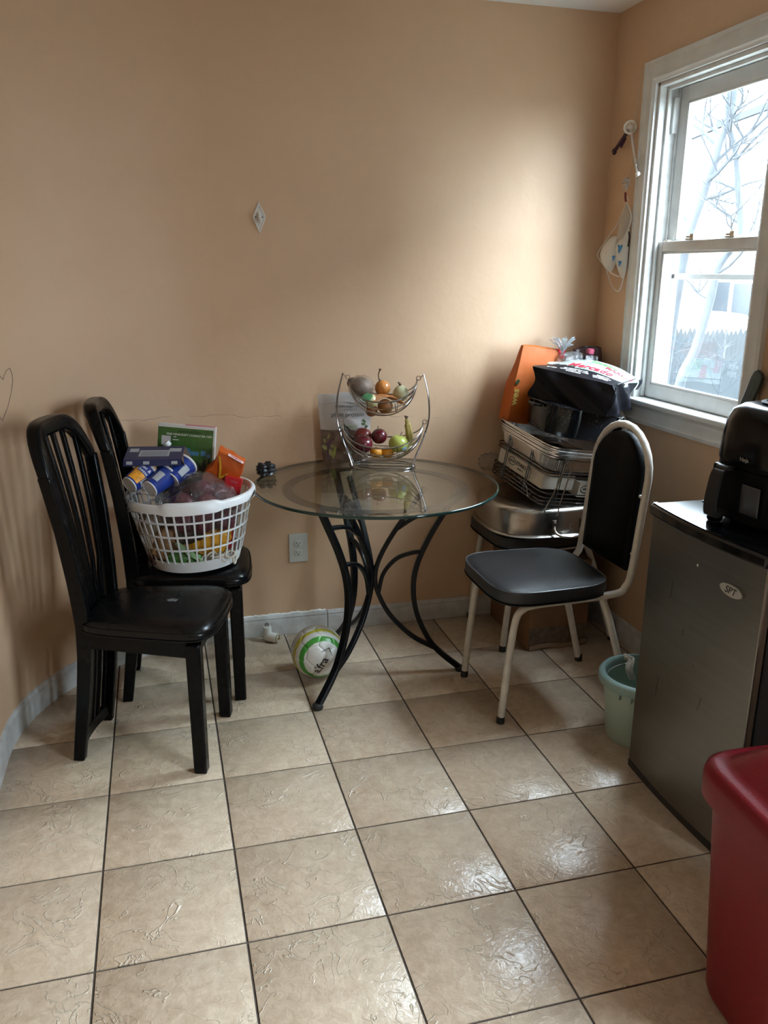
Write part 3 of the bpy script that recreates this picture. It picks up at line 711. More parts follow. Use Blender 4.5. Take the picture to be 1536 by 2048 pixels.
bowl('bowl', .128, .338, .140); bowl('bowl', .154, .172, .150)

def fruit(name, label, cat, c, r, m, sc_=(1, 1, .95), dimple=.12, rot=(0, 0, 0), group=None, stem=None, fn=None):
    def f(p):
        k = 1 - dimple*max(0, (abs(p.z)-.75)/.25)**2
        return k*(fn(p) if fn else 1)
    t = thing(name, label, cat, c, rot, group)
    MB().sphere((0, 0, 0), r, 24, 16, sc_, f).build('body' if name != 'banana' else 'peel', m, t, smooth=80)
    if stem:
        MB().tube(stem[0], stem[1], n=7).build('stem', stem[2], t, smooth=60)
    return t
APL = mat('dark_red_apple_skin', (.085, .006, .012), rough=.25, var=.35, vscale=30, stretch=(1, 1, .2), coat=.15)
APL2 = mat('rosy_apple_skin', (.22, .035, .03), rough=.28, var=.3, vscale=30, stretch=(1, 1, .2))
GAP = mat('green_apple_skin', (.40, .44, .10), rough=.25, var=.12, vscale=12)
ORG = mat('mandarin_peel', (.62, .25, .012), rough=.4, bump=.3, bscale=420)
STM = mat('dry_brown_stem', (.10, .06, .03), rough=.8)
st = lambda h: ([(0, 0, h), (.002, 0, h+.010), (.006, 0, h+.018)], [.0016, .0013, .0018], STM)
fruit('apple', 'dark red apple at the left end of the lower wire bowl', 'apple', (.957, 1.468, .838), .037, APL, rot=(.5, .2, 0), group='apples in the fruit stand', stem=st(.028))
fruit('apple', 'rosy red apple at the back of the lower wire bowl', 'apple', (.972, 1.530, .857), .035, APL2, rot=(-.3, .3, 0), group='apples in the fruit stand', stem=st(.026))
fruit('apple', 'small dark red apple on top in the middle of the lower bowl', 'apple', (1.026, 1.488, .861), .031, APL, rot=(.2, -.3, 0), group='apples in the fruit stand', stem=st(.024))
ga = fruit('apple', 'yellow-green apple with a sticker in the lower wire bowl', 'apple', (1.092, 1.447, .836), .038, GAP, rot=(.1, .15, 0), group='apples in the fruit stand', stem=st(.029))
def cap_patch(parent, r, dirv, ang, m, name='sticker', sc_=(1, 1, .95)):
    d = Vector(dirv).normalized(); u = d.orthogonal().normalized(); w = d.cross(u); rings = []
    for k in (.05, .4, .7, 1.0):
        rings.append([tuple(Vector(((d*math.cos(ang*k)+(u*math.cos(2*PI*j/16)+w*math.sin(2*PI*j/16))*math.sin(ang*k))[i]*r*sc_[i] for i in range(3)))) for j in range(16)])
    return MB().loft(rings).build(name, m, parent, smooth=80)
cap_patch(ga, .0388, (.45, -.85, -.25), .28, mat('pale_blue_sticker', (.35, .50, .62), rough=.4))
fruit('mandarin', 'mandarin at the front of the lower wire bowl, on the left', 'mandarin', (1.004, 1.450, .806), .024, ORG, (1, 1, .88), group='mandarins in the fruit stand', stem=([(0, 0, .019), (0, 0, .022)], [.003, .002], STM))
fruit('mandarin', 'mandarin tucked under the green apple in the lower bowl', 'mandarin', (1.050, 1.452, .803), .025, ORG, (1, 1, .88), group='mandarins in the fruit stand')
bn_ = thing('banana', 'ripe banana standing at the right end of the lower bowl', 'banana', (1.140, 1.470, .80))
BAN = mat('yellow_green_banana_peel', (.42, .33, .10), rough=.45, var=.25, vscale=25)
MB().tube(smooth_path([(-.030, .0, .012), (-.012, 0, .010), (.004, 0, .040), (.0, 0, .075), (-.006, 0, .105), (-.010, 0, .128)], 5), [.010]*4+[.013]*6+[.015]*6+[.013]*5+[.008]*4+[.0045], n=6).build('peel', BAN, bn_, smooth=30)
MB().tube([(-.010, 0, .128), (-.013, 0, .136), (-.018, 0, .139)], [.0045, .005, .003], n=6).build('stem_tip', STM, bn_)
MB().tube([(-.011, 0, .130), (-.006, 0, .138)], [.004, .0035], n=6).build('stem_tip', STM, bn_)

# upper bowl: onions, garlic, a wrapped vegetable, a net bag
ON_Y = mat('yellow_onion_skin', (.48, .19, .045), rough=.3, var=.25, vscale=40, stretch=(1, 1, .15))
ON_W = mat('white_onion_skin', (.50, .49, .30), rough=.3, var=.15, vscale=30, stretch=(1, 1, .15))
ON_O = mat('brown_orange_onion_skin', (.30, .12, .035), rough=.35, var=.25, vscale=40, stretch=(1, 1, .15))
onf = lambda p: 1 + .18*max(0, p.z-.7)
fruit('onion', 'yellow onion with a long dry stem in the upper bowl', 'onion', (1.041, 1.497, 1.045), .030, ON_Y, (1, 1, 1), 0, (.2, -.35, 0), 'onions in the fruit stand', ([(0, 0, .028), (-.004, 0, .042), (-.001, 0, .058), (.008, 0, .070), (.013, 0, .076)], [.005, .0022, .002, .0025, .006], STM), onf)
fruit('onion', 'pale green-white onion at the right end of the upper bowl', 'onion', (1.106, 1.470, 1.026), .031, ON_W, (1, 1, .98), 0, (.1, -.1, 0), 'onions in the fruit stand', ([(0, 0, .029), (-.003, 0, .040), (-.009, 0, .044)], [.006, .004, .003], STM), onf)
gl_ = fruit('onion', 'small white onion under the green leaf in the upper bowl', 'onion', (.985, 1.456, 1.004), .026, mat('cream_onion_skin', (.55, .50, .28), rough=.35, var=.12, vscale=30), (1, 1, .95), 0, (.3, .5, 0), 'onions in the fruit stand')
fruit('onion', 'brown onion low in the upper bowl behind the net', 'onion', (1.045, 1.472, .978), .030, ON_O, (1, 1, .95), 0, (0, .6, .3), 'onions in the fruit stand')
fruit('onion', 'brown onion at the lowest left of the upper bowl', 'onion', (.995, 1.485, .962), .024, ON_O, (1, 1, .95), 0, (0, -.6, 0), 'onions in the fruit stand')
lf = MB(); LV = []
for i in range(8):
    t_ = i/7; w_ = .015*math.sin(PI*min(1, t_*.95+.05))**.7
    c_ = Vector((-.022+.046*t_, 0, .004*math.sin(PI*t_))); LV.append([c_+Vector((0, -w_, .003)), c_, c_+Vector((0, w_, .003)), c_+Vector((0, w_, .0035)), c_+Vector((0, 0, .0006)), c_+Vector((0, -w_, .0035))])
lf.loft(LV); tag(lf.build('leaf', mat('dark_green_leaf', (.045, .16, .06), rough=.4, var=.3, vscale=60), loc=(.962, 1.424, 1.020), rot=(rad(50), rad(-22), rad(10)), smooth=60), 'crinkled green leaf at the front of the upper wire bowl', 'leaf')
wr = thing('wrapped_vegetable', 'brown vegetable wrapped in clear plastic in the upper bowl', 'vegetable', (.958, 1.500, 1.050))
MB().sphere((0, 0, 0), .040, 22, 14, (1.05, .95, .95), lambda p: 1+.07*wob(p, 3, 3)).build('vegetable', mat('brown_mushroom_skin', (.17, .115, .075), rough=.6, var=.45, vscale=30), wr, smooth=80)
MB().sphere((-.030, .012, .014), .022, 16, 10, (1, 1, 1), lambda p: 1+.10*wob(p, 5, 4)).build('vegetable', mat('brown_mushroom_skin', (.2, .14, .1)), wr, smooth=80)
PLAS = clear_mat('clear_cling_film', tint=(.95, .95, .95), refl=.06, rough=.10, bump=.9, bscale=75, haze=.03)
MB().sphere((0, 0, 0), .046, 30, 20, (1.1, 1, .98), lambda p: 1+.06*wob(p, 9, 7)+.16*max(0, p.x-.35)*abs(wob(p, 4, 8))).build('film', PLAS, wr, smooth=60)
net = thing('net_bag', 'orange net bag draped over the onions in the upper bowl', 'net bag', (1.045, 1.452, 1.008))
NETM = mat('orange_netting', (.50, .19, .04), rough=.55)
nb_ = MB()
def netp(u, v):
    x = -.055+.125*u; y = -.025+.07*v
    return Vector((x, y, .014*math.sin(PI*u)+.012*math.sin(3*u+4*v)-.020*(1-v)+.020*(1-u)*.6+.005*math.sin(9*u*v)))
NU, NV = 22, 14
for k in range(-NV, NU+1):
    a = [netp((k+i)/NU, i/NV) for i in range(NV+1) if 0 <= k+i <= NU]
    b = [netp((NU-k-i)/NU, i/NV) for i in range(NV+1) if 0 <= k+i <= NU]
    if len(a) > 1: nb_.tube(a, .0009, n=4); nb_.tube(b, .0009, n=4)
nb_.build('netting', NETM, net)
for dz in (0, .004): MB().tube(smooth_path([netp(0, v/6)+Vector((0, 0, dz)) for v in range(7)], 3), .002, n=6).build('gathered_edge', NETM, net)

# ---- plant protein pouch
pch = thing('protein_pouch', 'grey and brown stand-up plant protein pouch behind the fruit stand', 'pouch', (.918, 1.606, TZ), (0, 0, rad(-8)))
POU = mat('silvery_lilac_foil', (.46, .43, .41), rough=.36, metal=.12, bump=.12, bscale=18)
POB = mat('brown_printed_film', (.17, .115, .085), rough=.3, var=.35, vscale=40)
def pouch_pt(u, v, f):
    """u -1..1 across, v 0..1 up, f -1 front 1 back"""
    w = .100+.004*v-.012*(1-v)**3+.002*math.sin(9*v); th = .036*(1-v)**.8*(1-abs(u)**4*.85)*(.55+.45*min(1, v*6+.6)) + .0015
    zt = .262+.012*math.exp(-((u-.0)/.55)**2*3)-.006*u
    return (u*w, f*th+.003*math.sin(u*5+v*7)*(1 if v > .6 else .3), v*zt)
def pouch_band(v0, v1, nv, m, name):
    mb = MB(); ring = []
    for i in range(nv+1):
        v = v0+(v1-v0)*i/nv
        ring.append([pouch_pt(-1+2*j/18, v, -1) for j in range(19)] + [pouch_pt(1-2*j/18, v, 1) for j in range(1, 18)])
    return mb.loft(ring).build(name, m, pch, smooth=60)
pb = pouch_band(0, .48, 10, POB, 'lower_film'); pt_ = pouch_band(.48, 1, 12, POU, 'upper_film')
TXD = mat('dark_green_print', (.03, .055, .045), rough=.5); TXW = mat('white_print', (.80, .80, .78), rough=.5)
lettering('plant protein', .0245, TXD, pt_, (.008, -.0205, .188), (rad(84), 0, 0)); lettering('o nutri organics', .0145, TXD, pt_, (.004, -.0150, .221), (rad(84), 0, 0))
lettering('plant powder  protein', .006, TXD, pt_, (.020, -.0175, .207), (rad(84), 0, 0))
MB().box((.012, -.0315, .142), (.066, .0006, .013), rot=(rad(-6), 0, 0)).build('print_band', mat('pale_green_print', (.42, .46, .32), rough=.5), pt_); lettering('VANILLA', .006, TXD, pt_, (.012, -.0325, .142), (rad(84), 0, 0))
for k in range(14):
    a = random.uniform(-.09, -.05); z = random.uniform(.02, .115); c_ = (mat('purple_flower_print', (.10, .04, .07), rough=.4) if k % 2 else mat('olive_leaf_print', (.30, .30, .10), rough=.4))
    v = z/.262; y = pouch_pt(a/.1, v, -1)[1]
    MB().box((a, y-.0006, z), (.004+.010*random.random(), .0006, .018), rot=(0, random.uniform(-1, 1), 0)).build('print_leaf', c_, pb)
for k in range(4):
    a = .075+.006*math.sin(k*2); z = .125+.012*k; y = pouch_pt(min(1, a/.1), z/.27, -1)[1]
    MB().box((a, y-.0006, z), (.010, .0006, .016), rot=(0, .8*k, 0)).build('print_leaf', mat('green_leaf_print', (.16, .24, .12), rough=.4), pt_)
MB().lathe([(.0185, 0), (.0185, .0006)], 20).build('organic_seal', mat('grey_green_seal', (.30, .34, .31), rough=.4), pb, loc=(.006, -.0368, .040), rot=(rad(90), 0, 0)).scale = (1, .42, 1)
pod = MB().tube([(-.052, -.035, .018), (-.047, -.0355, .04), (-.040, -.0355, .066)], [.003, .007, .003], n=8, flat=.3).build('print_leaf', mat('pea_pod_print', (.30, .33, .07), rough=.4), pb)
MB().box((0, -.010, .236), (.195, .002, .003)).build('zip_seal', POU, pt_)

# ---- black crumpled thing at the table's edge
bb_ = puff((.030, .022, .020), 9, .6, .010, 4, 4.2); bb_.v = [(x, y, max(z, -.022)) for x, y, z in bb_.v]
tag(bb_.build('crumpled_bag', mat('black_crumpled_plastic', (.008, .008, .010), rough=.35, bump=.4, bscale=60), loc=(.579, 1.432, TZ+.0225), rot=(0, 0, .3), smooth=25), 'small crumpled black bag near the left edge of the glass table', 'bag')

# ---- wall socket and hook
so = thing('wall_socket', 'grey-white double wall socket below the table', 'socket', (.728, YB, .376))
PLT = mat('grey_white_plate', (.52, .53, .50), rough=.35)
MB().box((0, -.003, 0), (.078, .006, .124)).build('plate', PLT, so, bevel=.003)
for z in (.0195, -.0195):
    f_ = MB().loft([[(x, -.006-d, z+y) for x, y in superellipse(.0165*k, .0140*k, 3, 28)] for d, k in ((0, 1), (.0022, 1), (.0026, .93))]).build('outlet', PLT, so)
    for x, h in ((-.0065, .008), (.0065, .0065)): MB().box((x, -.0086, z+.0025), (.0022, .001, h)).build('slot', CAPM, f_)
    MB().sphere((0, -.0086, z-.0075), .0026, 10, 6, (1, .3, 1)).build('slot', CAPM, f_)
MB().sphere((0, -.0065, 0), .0028, 10, 6, (1, .5, 1)).build('screw', PLT, so)
hk = thing('wall_hook', 'white diamond-shaped plastic hook stuck high on the wall', 'hook', (.611, YB, 1.659))
HKM = mat('aged_white_plastic', (.60, .58, .54), rough=.35, var=.06, vscale=40)
D_ = [(0, .057), (.023, .006), (.0235, -.004), (0, -.057), (-.0235, -.004), (-.023, .006)]
MB().loft([[(x*k, -d, z*k) for x, z in D_] for d, k in ((0, 1), (.004, 1), (.006, .93), (.006, .84), (.0045, .80))]).build('plate', HKM, hk, bevel=.001)
MB().tube(smooth_path([(0, -.005, .016), (0, -.010, .010), (0, -.012, -.004), (0, -.018, -.014), (0, -.026, -.014), (0, -.029, -.004)], 4), [.006]*20+[.0055], n=10).build('peg', HKM, hk, smooth=60)
for x in (-.0125, .0125): MB().sphere((x, -.006, .001), .0022, 8, 6, (1, .5, 1)).build('screw_hole', CAPM, hk)

# ---- football
bl = thing('football', 'white football with green and yellow bands under the table', 'ball', (.727, 1.252, .0985))
ph_ = (1+5**.5)/2
iv = [Vector(v).normalized() for a in (1, -1) for b in (ph_, -ph_) for v in ((0, a, b), (a, b, 0), (b, 0, a))]
cent = [(v, 2.327) for v in iv]
for i in range(12):
    for j in range(i+1, 12):
        for k in range(j+1, 12):
            if all((iv[x]-iv[y]).length < 1.1 for x, y in ((i, j), (j, k), (i, k))): cent.append(((iv[i]+iv[j]+iv[k]).normalized(), 2.267))
RB = Euler((rad(18), rad(-12), rad(28))).to_matrix()
cent = [(RB @ n_, h_) for n_, h_ in cent]
bmb = bmesh.new(); bmesh.ops.create_icosphere(bmb, subdivisions=6, radius=1)
bmb.verts.ensure_lookup_table(); co = [v.co.copy().normalized() for v in bmb.verts]
sc1 = []
for p in co:
    l_ = sorted(((p.dot(n_)/h_, i) for i, (n_, h_) in enumerate(cent)), reverse=True)[:2]; sc1.append((l_[0][1], l_[0][0]-l_[1][0]))
disp = [p*(.0985*(1-.030*max(0, 1-d_/.016))) for p, (i, d_) in zip(co, sc1)]
groups = {}
for f in bmb.faces:
    c_ = f.calc_center_median().normalized(); i = max(range(32), key=lambda q: c_.dot(cent[q][0])/cent[q][1]); groups.setdefault(i, []).append(f)
BW = mat('white_ball_leather', (.62, .61, .58), rough=.35, bump=.15, bscale=300); BGn = mat('green_ball_band', (.06, .28, .04), rough=.35); BYl = mat('yellow_ball_band', (.48, .42, .05), rough=.35)
FD = Vector((.06, -.95, .02)).normalized()    # logo side
for i, fs in groups.items():
    loc_ = {}; V = []; Fq = []; mi = []
    for f in fs:
        q = []
        for v in f.verts:
            if v.index not in loc_: loc_[v.index] = len(V); V.append(tuple(disp[v.index]))
            q.append(loc_[v.index])
        Fq.append(q); c_ = f.calc_center_median().normalized(); a_ = math.degrees(c_.angle(FD))
        mi.append(1 if 44 < a_ < 57 else (2 if 70 < a_ < 80 else 0))
    me = bpy.data.meshes.new('panel'); me.from_pydata(V, [], Fq); me.shade_smooth()
    for m_ in (BW, BGn, BYl): me.materials.append(m_)
    me.polygons.foreach_set('material_index', mi); link('panel', me, bl)
bmb.free()
def decal_frame(d, roll):
    z_ = d.normalized(); x_ = Vector((0, 0, 1)).cross(z_).normalized(); y_ = z_.cross(x_)
    return (Matrix((x_, y_, z_)).transposed() @ Matrix.Rotation(roll, 3, 'Z')).to_euler()
INK = mat('black_print', (.01, .01, .01))
def ball_print(o, d, roll):
    """wrap a flat print round the ball"""
    Rm = decal_frame(d, roll).to_matrix(); me = o.data
    for v in me.vertices:
        p = Vector((v.co.x, v.co.y, .098)); p = p.normalized()*(.0990+.0002*(v.co.z > 0)); v.co = Rm @ p
    return o
tx = lettering('alfra', .044, INK, bl, (0, 0, 0), (0, 0, 0), bold=.0006)
for v in tx.data.vertices: v.co.x -= .022
ball_print(tx, FD, rad(58))
cv = MB()
for k in range(3):
    w_ = .016-.004*k; y0 = .004*k
    cv.strip([(.030+.007*k, .026-.005*k, 0), (.060-.001*k, .004, 0), (.034+.006*k, -.020+.005*k, 0)], (0, .0018, 0), (0, 0, .0003))
cvo = cv.build('emblem', INK, bl, smooth=0); ball_print(cvo, FD, rad(58))

# ---- plug adapter on the floor by the skirting
ad_ = thing('socket_adapter', 'white plug-in lamp socket adapter lying by the skirting', 'adapter', (.588, 1.598, .020), (0, 0, rad(-38)))
AW = mat('white_porcelain_plastic', (.74, .74, .72), rough=.25)
MB().lathe([(.019, 0), (.020, .004), (.020, .044), (.0185, .050), (.008, .052)], 24).build('socket_body', AW, ad_, loc=(-.012, 0, 0), rot=(0, rad(90), 0), smooth=40)
MB().lathe([(.0165, .036), (.0165, .052), (.014, .0525), (.014, .040)], 24).build('socket_rim', mat('cream_brass_rim', (.50, .44, .30), rough=.4, metal=.3), ad_, loc=(-.008, 0, 0), rot=(0, rad(90), 0))
MB().sphere((.047, 0, 0), .005, 10, 6).build('contact', mat('brass', (.5, .33, .12), rough=.3, metal=1), ad_)
MB().lathe([(.016, 0), (.0175, .01), (.0175, .034), (.0165, .040), (.004, .041)], 24, c=(-.006, 0, .004)).build('plug_body', AW, ad_, smooth=40)
for x, y in ((-.011, -.006), (-.011, .006), (0, 0)): MB().box((x, y, .051), (.006 if x else .004, .0015 if x else .004, .016)).build('prong', mat('steel_prong', (.5, .5, .5), rough=.3, metal=1), ad_)
MB().tube([(-.020, 0, -.01), (-.034, .002, -.006), (-.036, .002, .008), (-.024, 0, .006)], .0035, n=8).build('pull_ring', AW, ad_)
# ------------------------------------------------------------------ laundry basket on chair, and what is in it
WPL = mat('white_basket_plastic', (.64, .65, .66), rough=.35, spec=.5)
LBX, LBY, LBZ = .306, 1.288, .490
lbk = thing('laundry_basket', 'white plastic lattice laundry basket full of groceries', 'basket', (LBX, LBY, LBZ), (0, rad(-2.0), 0))
Hb = .250
def brad(z): return .150+.063*(z/Hb)**.85
MB().lathe([(.02, .004), (.140, .004), (.148, .0), (.152, .002), (brad(.042), .042), (brad(.042)-.004, .042), (.146, .008), (.02, .008)], 56).build('base', WPL, lbk, smooth=40)
lat = MB(); NR = 40
for k in range(NR):
    a = 2*PI*k/NR; pts = [(brad(z)*math.cos(a), brad(z)*math.sin(a), z) for z in [.036+.204*i/6 for i in range(7)]]
    n_ = (math.cos(a)*.0017, math.sin(a)*.0017, 0); w_ = (-math.sin(a)*.0029, math.cos(a)*.0029, 0)
    lat.strip(pts, w_, n_)
for z in (.088, .138, .188):
    r_ = brad(z); lat.loft([[(rr_*math.cos(2*PI*j/56), rr_*math.sin(2*PI*j/56), zz) for rr_, zz in ((r_-.0015, z-.003), (r_+.0022, z-.003), (r_+.0022, z+.003), (r_-.0015, z+.003))] for j in range(56)], closed=True)
lat.build('lattice', WPL, lbk, smooth=30)
rimr = []
for j in range(96):
    a = 2*PI*j/96; dg = (math.degrees(a)-268) % 360; dg = dg-360 if dg > 180 else dg
    lift = .0
    for cen in (0, 180):
        e = abs(((dg-cen+180) % 360)-180); lift = max(lift, max(0, min(1, (27-e)/5)))
    zt = .256+.008*lift; zb = .228-.004*lift
    r0, r1 = .205, .224+.006*lift
    rimr.append([(q*math.cos(a), q*math.sin(a), z) for q, z in ((r0, zb+.006), (r0+.002, zt-.004), (r0+.008, zt), (r1-.006, zt-.001), (r1, zt-.008), (r1+.001, zb), (r1-.003, zb), (r1-.004, zt-.010), (r0+.006, zt-.006), (r0+.003, zb+.006))])
MB().loft(rimr, closed=True).build('rim', WPL, lbk, smooth=50)

# green cereal box standing at the back
GBX = mat('green_printed_card', (.042, .115, .022), rough=.35, var=.3, vscale=25)
CARD = mat('white_card_edge', (.60, .58, .55), rough=.6)
cb = thing('cereal_box', 'tall green cereal box with white side seams at the back of the basket', 'box', (.289, 1.405, .80), (rad(-3), rad(5.5), rad(-11)))
MB().box((0, .018, 0), (.200, .036, .29)).build('carton', CARD, cb, bevel=.001)
MB().box((-.003, -.0005, -.004), (.192, .001, .278)).build('printed_face', GBX, cb)
MB().box((.045, .018, .1452), (.105, .034, .001)).build('pink_flap', mat('pink_print', (.45, .15, .20), rough=.5), cb)
fw_ = (rad(90), 0, 0)
lettering('FREE MINECRAFT CHARACTER ITEM', .0098, TXW, cb, (.010, -.0016, .111), fw_)
lettering('HOW TO GET YOUR', .0085, INK, cb, (.010, -.0016, .1225), fw_)
MB().box((-.070, -.0014, .088), (.032, .0008, .032)).build('blank_panel', mat('pale_grey_print', (.50, .48, .50), rough=.5), cb)
for k, (x, z, w_) in enumerate(((-.040, .102, .010), (-.037, .092, .022))): MB().box((x, -.0014, z), (w_, .0006, .0022)).build('print_line', TXW, cb)
DKG = mat('dark_green_print_blocks', (.012, .035, .010), rough=.4); BLU = mat('blue_print_blocks', (.06, .17, .30), rough=.4)
rng = random.Random(3)
for k in range(26):        # blocky landscape strip across the middle
    x = -.088+.0068*k; h_ = rng.choice((.010, .016, .022, .030)); MB().box((x, -.0013, -.030+h_/2+.036), (.0066, .0007, h_)).build('print_block', DKG if k % 3 else mat('olive_print_blocks', (.10, .13, .03), rough=.4), cb)
for x, z, w_, h_ in ((.005, .054, .020, .022), (.030, .048, .030, .014), (.062, .050, .018, .018), (-.01, .042, .016, .012), (.080, .042, .012, .012)): MB().box((x, -.0015, z), (w_, .0007, h_)).build('print_block', BLU, cb)
MB().box((-.003, -.0012, -.058), (.190, .0006, .145)).build('printed_face', mat('dark_olive_print', (.018, .030, .012), rough=.4, var=.5, vscale=60), cb)

# clear bottle leaning in front of it
CLB = clear_mat('clear_bottle_plastic', tint=(.93, .95, .94), refl=.07, rough=.03, bump=.2, bscale=60)
bo = thing('plastic_bottle', 'empty clear plastic bottle leaning on the green box', 'bottle', (.275, 1.368, .835), (0, rad(-38), rad(4)))
MB().lathe([(.004, -.10), (.024, -.098), (.026, -.09), (.026, .02), (.022, .034), (.012, .052), (.0105, .060), (.0105, .068)], 20, cap=False).build('bottle_body', CLB, bo, smooth=60)
MB().lathe([(.0125, .062), (.0125, .078), (.011, .079), (.002, .079)], 20).build('cap', mat('frosted_cap', (.62, .66, .68), rough=.3), bo)

# carton sleeve with four blue cups, one slipping out
BLUE = mat('royal_blue_cup_print', (.010, .030, .20), rough=.28, var=.2, vscale=30)
cp = thing('cup_carton', 'blue cardboard sleeve holding the microwave pasta cups', 'carton', (.190, 1.288, .858), (rad(14), rad(0), rad(-10)))
NAVY = mat('navy_card', (.012, .020, .075), rough=.4); BRN = mat('brown_raw_card', (.075, .04, .024), rough=.8)
MB().box((0, 0, .020), (.190, .100, .0016)).build('top_panel', NAVY, cp)
mb = MB(); mb.strip([(-.095, -.050, .020), (-.095, -.064, .006), (-.095, -.068, -.024)], (0, .0004, .0004), (.0004, 0, 0))
def sheet(name, quad, m, th=.0014):
    q = [Vector(v) for v in quad]; n_ = (q[1]-q[0]).cross(q[2]-q[0]).normalized()*th
    return MB().loft([q, [v+n_ for v in q]]).build(name, m, cp, smooth=0)
sheet('side_panel', [(-.095, -.050, .020), (.095, -.050, .020), (.095, -.066, .004), (-.095, -.066, .004)], NAVY)
sheet('side_panel', [(-.095, .050, .020), (.095, .050, .020), (.095, .058, -.045), (-.095, .058, -.045)], NAVY)
sheet('end_flap', [(.095, -.050, .020), (.095, .050, .020), (.120, .052, -.045), (.118, -.040, -.058)], BRN)
MB().box((0, -.004, .0212), (.100, .046, .0004)).build('print_panel', mat('grey_white_print', (.32, .34, .36), rough=.5), cp)
for x, w_ in ((-.070, .030), (.066, .040)): MB().box((x, .020, .0212), (w_, .026, .0004)).build('print_panel', mat('grey_white_print', (.3, .3, .3)), cp)
for k in range(6): MB().box((0, -.022+.006*k, .0216), (.088, .0012, .0003)).build('print_line', NAVY, cp)
for x in (-.075, -.02, .072): MB().box((x, -.0590, .0125), (.020, .011, .0006), rot=(rad(45), 0, 0)).build('print_panel', mat('grey_white_print', (.3, .3, .3)), cp)
ORP = mat('orange_yellow_food_print', (.62, .26, .02), rough=.35, var=.3, vscale=60); CUPW = mat('white_paper_cup', (.60, .59, .58), rough=.5)
def cup(loc, rot, label):
    t = thing('pasta_cup', label, 'cup', loc, rot, 'blue microwave pasta cups in the basket')
    MB().lathe([(.02, .002), (.028, .002), (.0295, .003), (.0385, .082), (.0385, .084), (.03, .085)], 32).build('cup_wall', BLUE, t, smooth=40)
    MB().lathe([(.0385, .083), (.0405, .085), (.0405, .090), (.037, .0905), (.005, .089)], 32).build('lid', CUPW, t, smooth=40)
    MB().lathe([(.002, .0005), (.0265, .0005), (.027, -.0012), (.029, -.0006), (.0294, .004), (.0285, .0042)], 32).build('base_rim', CUPW, t, smooth=40)
    def wrap(name, a0, a1, z0, z1, m, out=.0004):
        mb = MB(); R_ = lambda z: .0295+.009*z/.082+out
        mb.loft([[(R_(z)*math.cos(rad(a)), R_(z)*math.sin(rad(a)), z) for a in [a0+(a1-a0)*i/12 for i in range(13)]] for z in (z0, (z0+z1)/2, z1)], ring_closed=False, cap=False); return mb.build(name, m, t, smooth=80)
    wrap('food_print', -62, 20, .008, .046, ORP); wrap('food_print', -70, -52, .046, .062, ORP)
    wrap('label_print', 24, 70, .020, .050, mat('grey_white_print', (.3, .3, .3))); wrap('barcode_print', 120, 160, .02, .06, mat('grey_white_print', (.3, .3, .3)))
    def ctext(s_, a, z, size):
        o = lettering(s_, size, TXW, t, (0, 0, 0), (0, 0, 0))
        for v in o.data.vertices:
            an = rad(a)+v.co.x/.034; zz = z+v.co.y; R_ = .0295+.009*zz/.082+.0007+v.co.z*.3; v.co = (R_*math.cos(an), R_*math.sin(an), zz)
    ctext('mac &', -18, .068, .016); ctext('cheese', -18, .054, .015)
    return t
def cup_at(base, roll, label, d=(.50, .36, .79)):
    z_ = (rt0*d[0]+Vector((0, 0, 1))*d[1]+Vector((math.sin(YAW), math.cos(YAW), 0))*d[2]).normalized()
    q = z_.to_track_quat('Z', 'Y'); e = (q.to_matrix() @ Matrix.Rotation(rad(roll), 3, 'Z')).to_euler()
    return cup(base, e, label)
cup_at((.166, 1.188, .777), -20, 'blue pasta cup hanging lowest, its white base facing the camera')
cup_at((.102, 1.206, .790), 150, 'blue pasta cup at the left end of the sleeve')
cup_at((.236, 1.222, .797), 20, 'blue pasta cup at the right end of the sleeve', (.45, .45, .75))

# plastic wrapped red potatoes
RPO = mat('red_potato_skin', (.085, .017, .024), rough=.5, var=.35, vscale=30)
pbg = thing('potato_bag', 'clear plastic bag of dark red potatoes in the basket', 'bag of potatoes', (.325, 1.215, .710))
for x, y, z, r_ in ((-.055, .0, 0, .042), (.02, -.02, -.005, .045), (.085, .01, -.004, .040), (-.01, .05, .02, .044), (.06, .055, .012, .042), (-.08, .05, -.015, .036), (.0, -.055, -.05, .042), (.075, -.045, -.05, .038), (-.055, -.050, -.05, .036), (.01, .015, .045, .034)):
    MB().sphere((x, y, z), r_, 18, 12, (1.1, 1, .92), lambda p: 1+.06*wob(p, x*50+z*30, 2.5)).build('potato', RPO, pbg, smooth=80)
def bagfn(v, q): return Vector((q.x*(1-.25*max(0, v.z)), q.y*(1-.3*max(0, v.z)), q.z + (.018*(1-v.x*v.x)*(1-v.y*v.y) if v.z > .5 else 0)))
SHRK = clear_mat('crinkled_clear_bag', tint=(.90, .82, .84), refl=.05, rough=.08, bump=1.0, bscale=55, haze=.02)
puff((.118, .088, .078), 16, .75, .006, 3, 6, bagfn).build('plastic', SHRK, pbg, smooth=60)
# second clear bag slumping over the left rim
sl = puff((.062, .055, .034), 14, .7, .012, 8, 5)
tag(sl.build('plastic_bag', clear_mat('slack_clear_bag', tint=(.92, .92, .92), refl=.04, rough=.12, bump=1.0, bscale=40, haze=.08), loc=(.158, 1.225, .728), rot=(0, rad(8), 0), smooth=60), 'slack clear plastic bag over the left rim of the basket', 'bag')

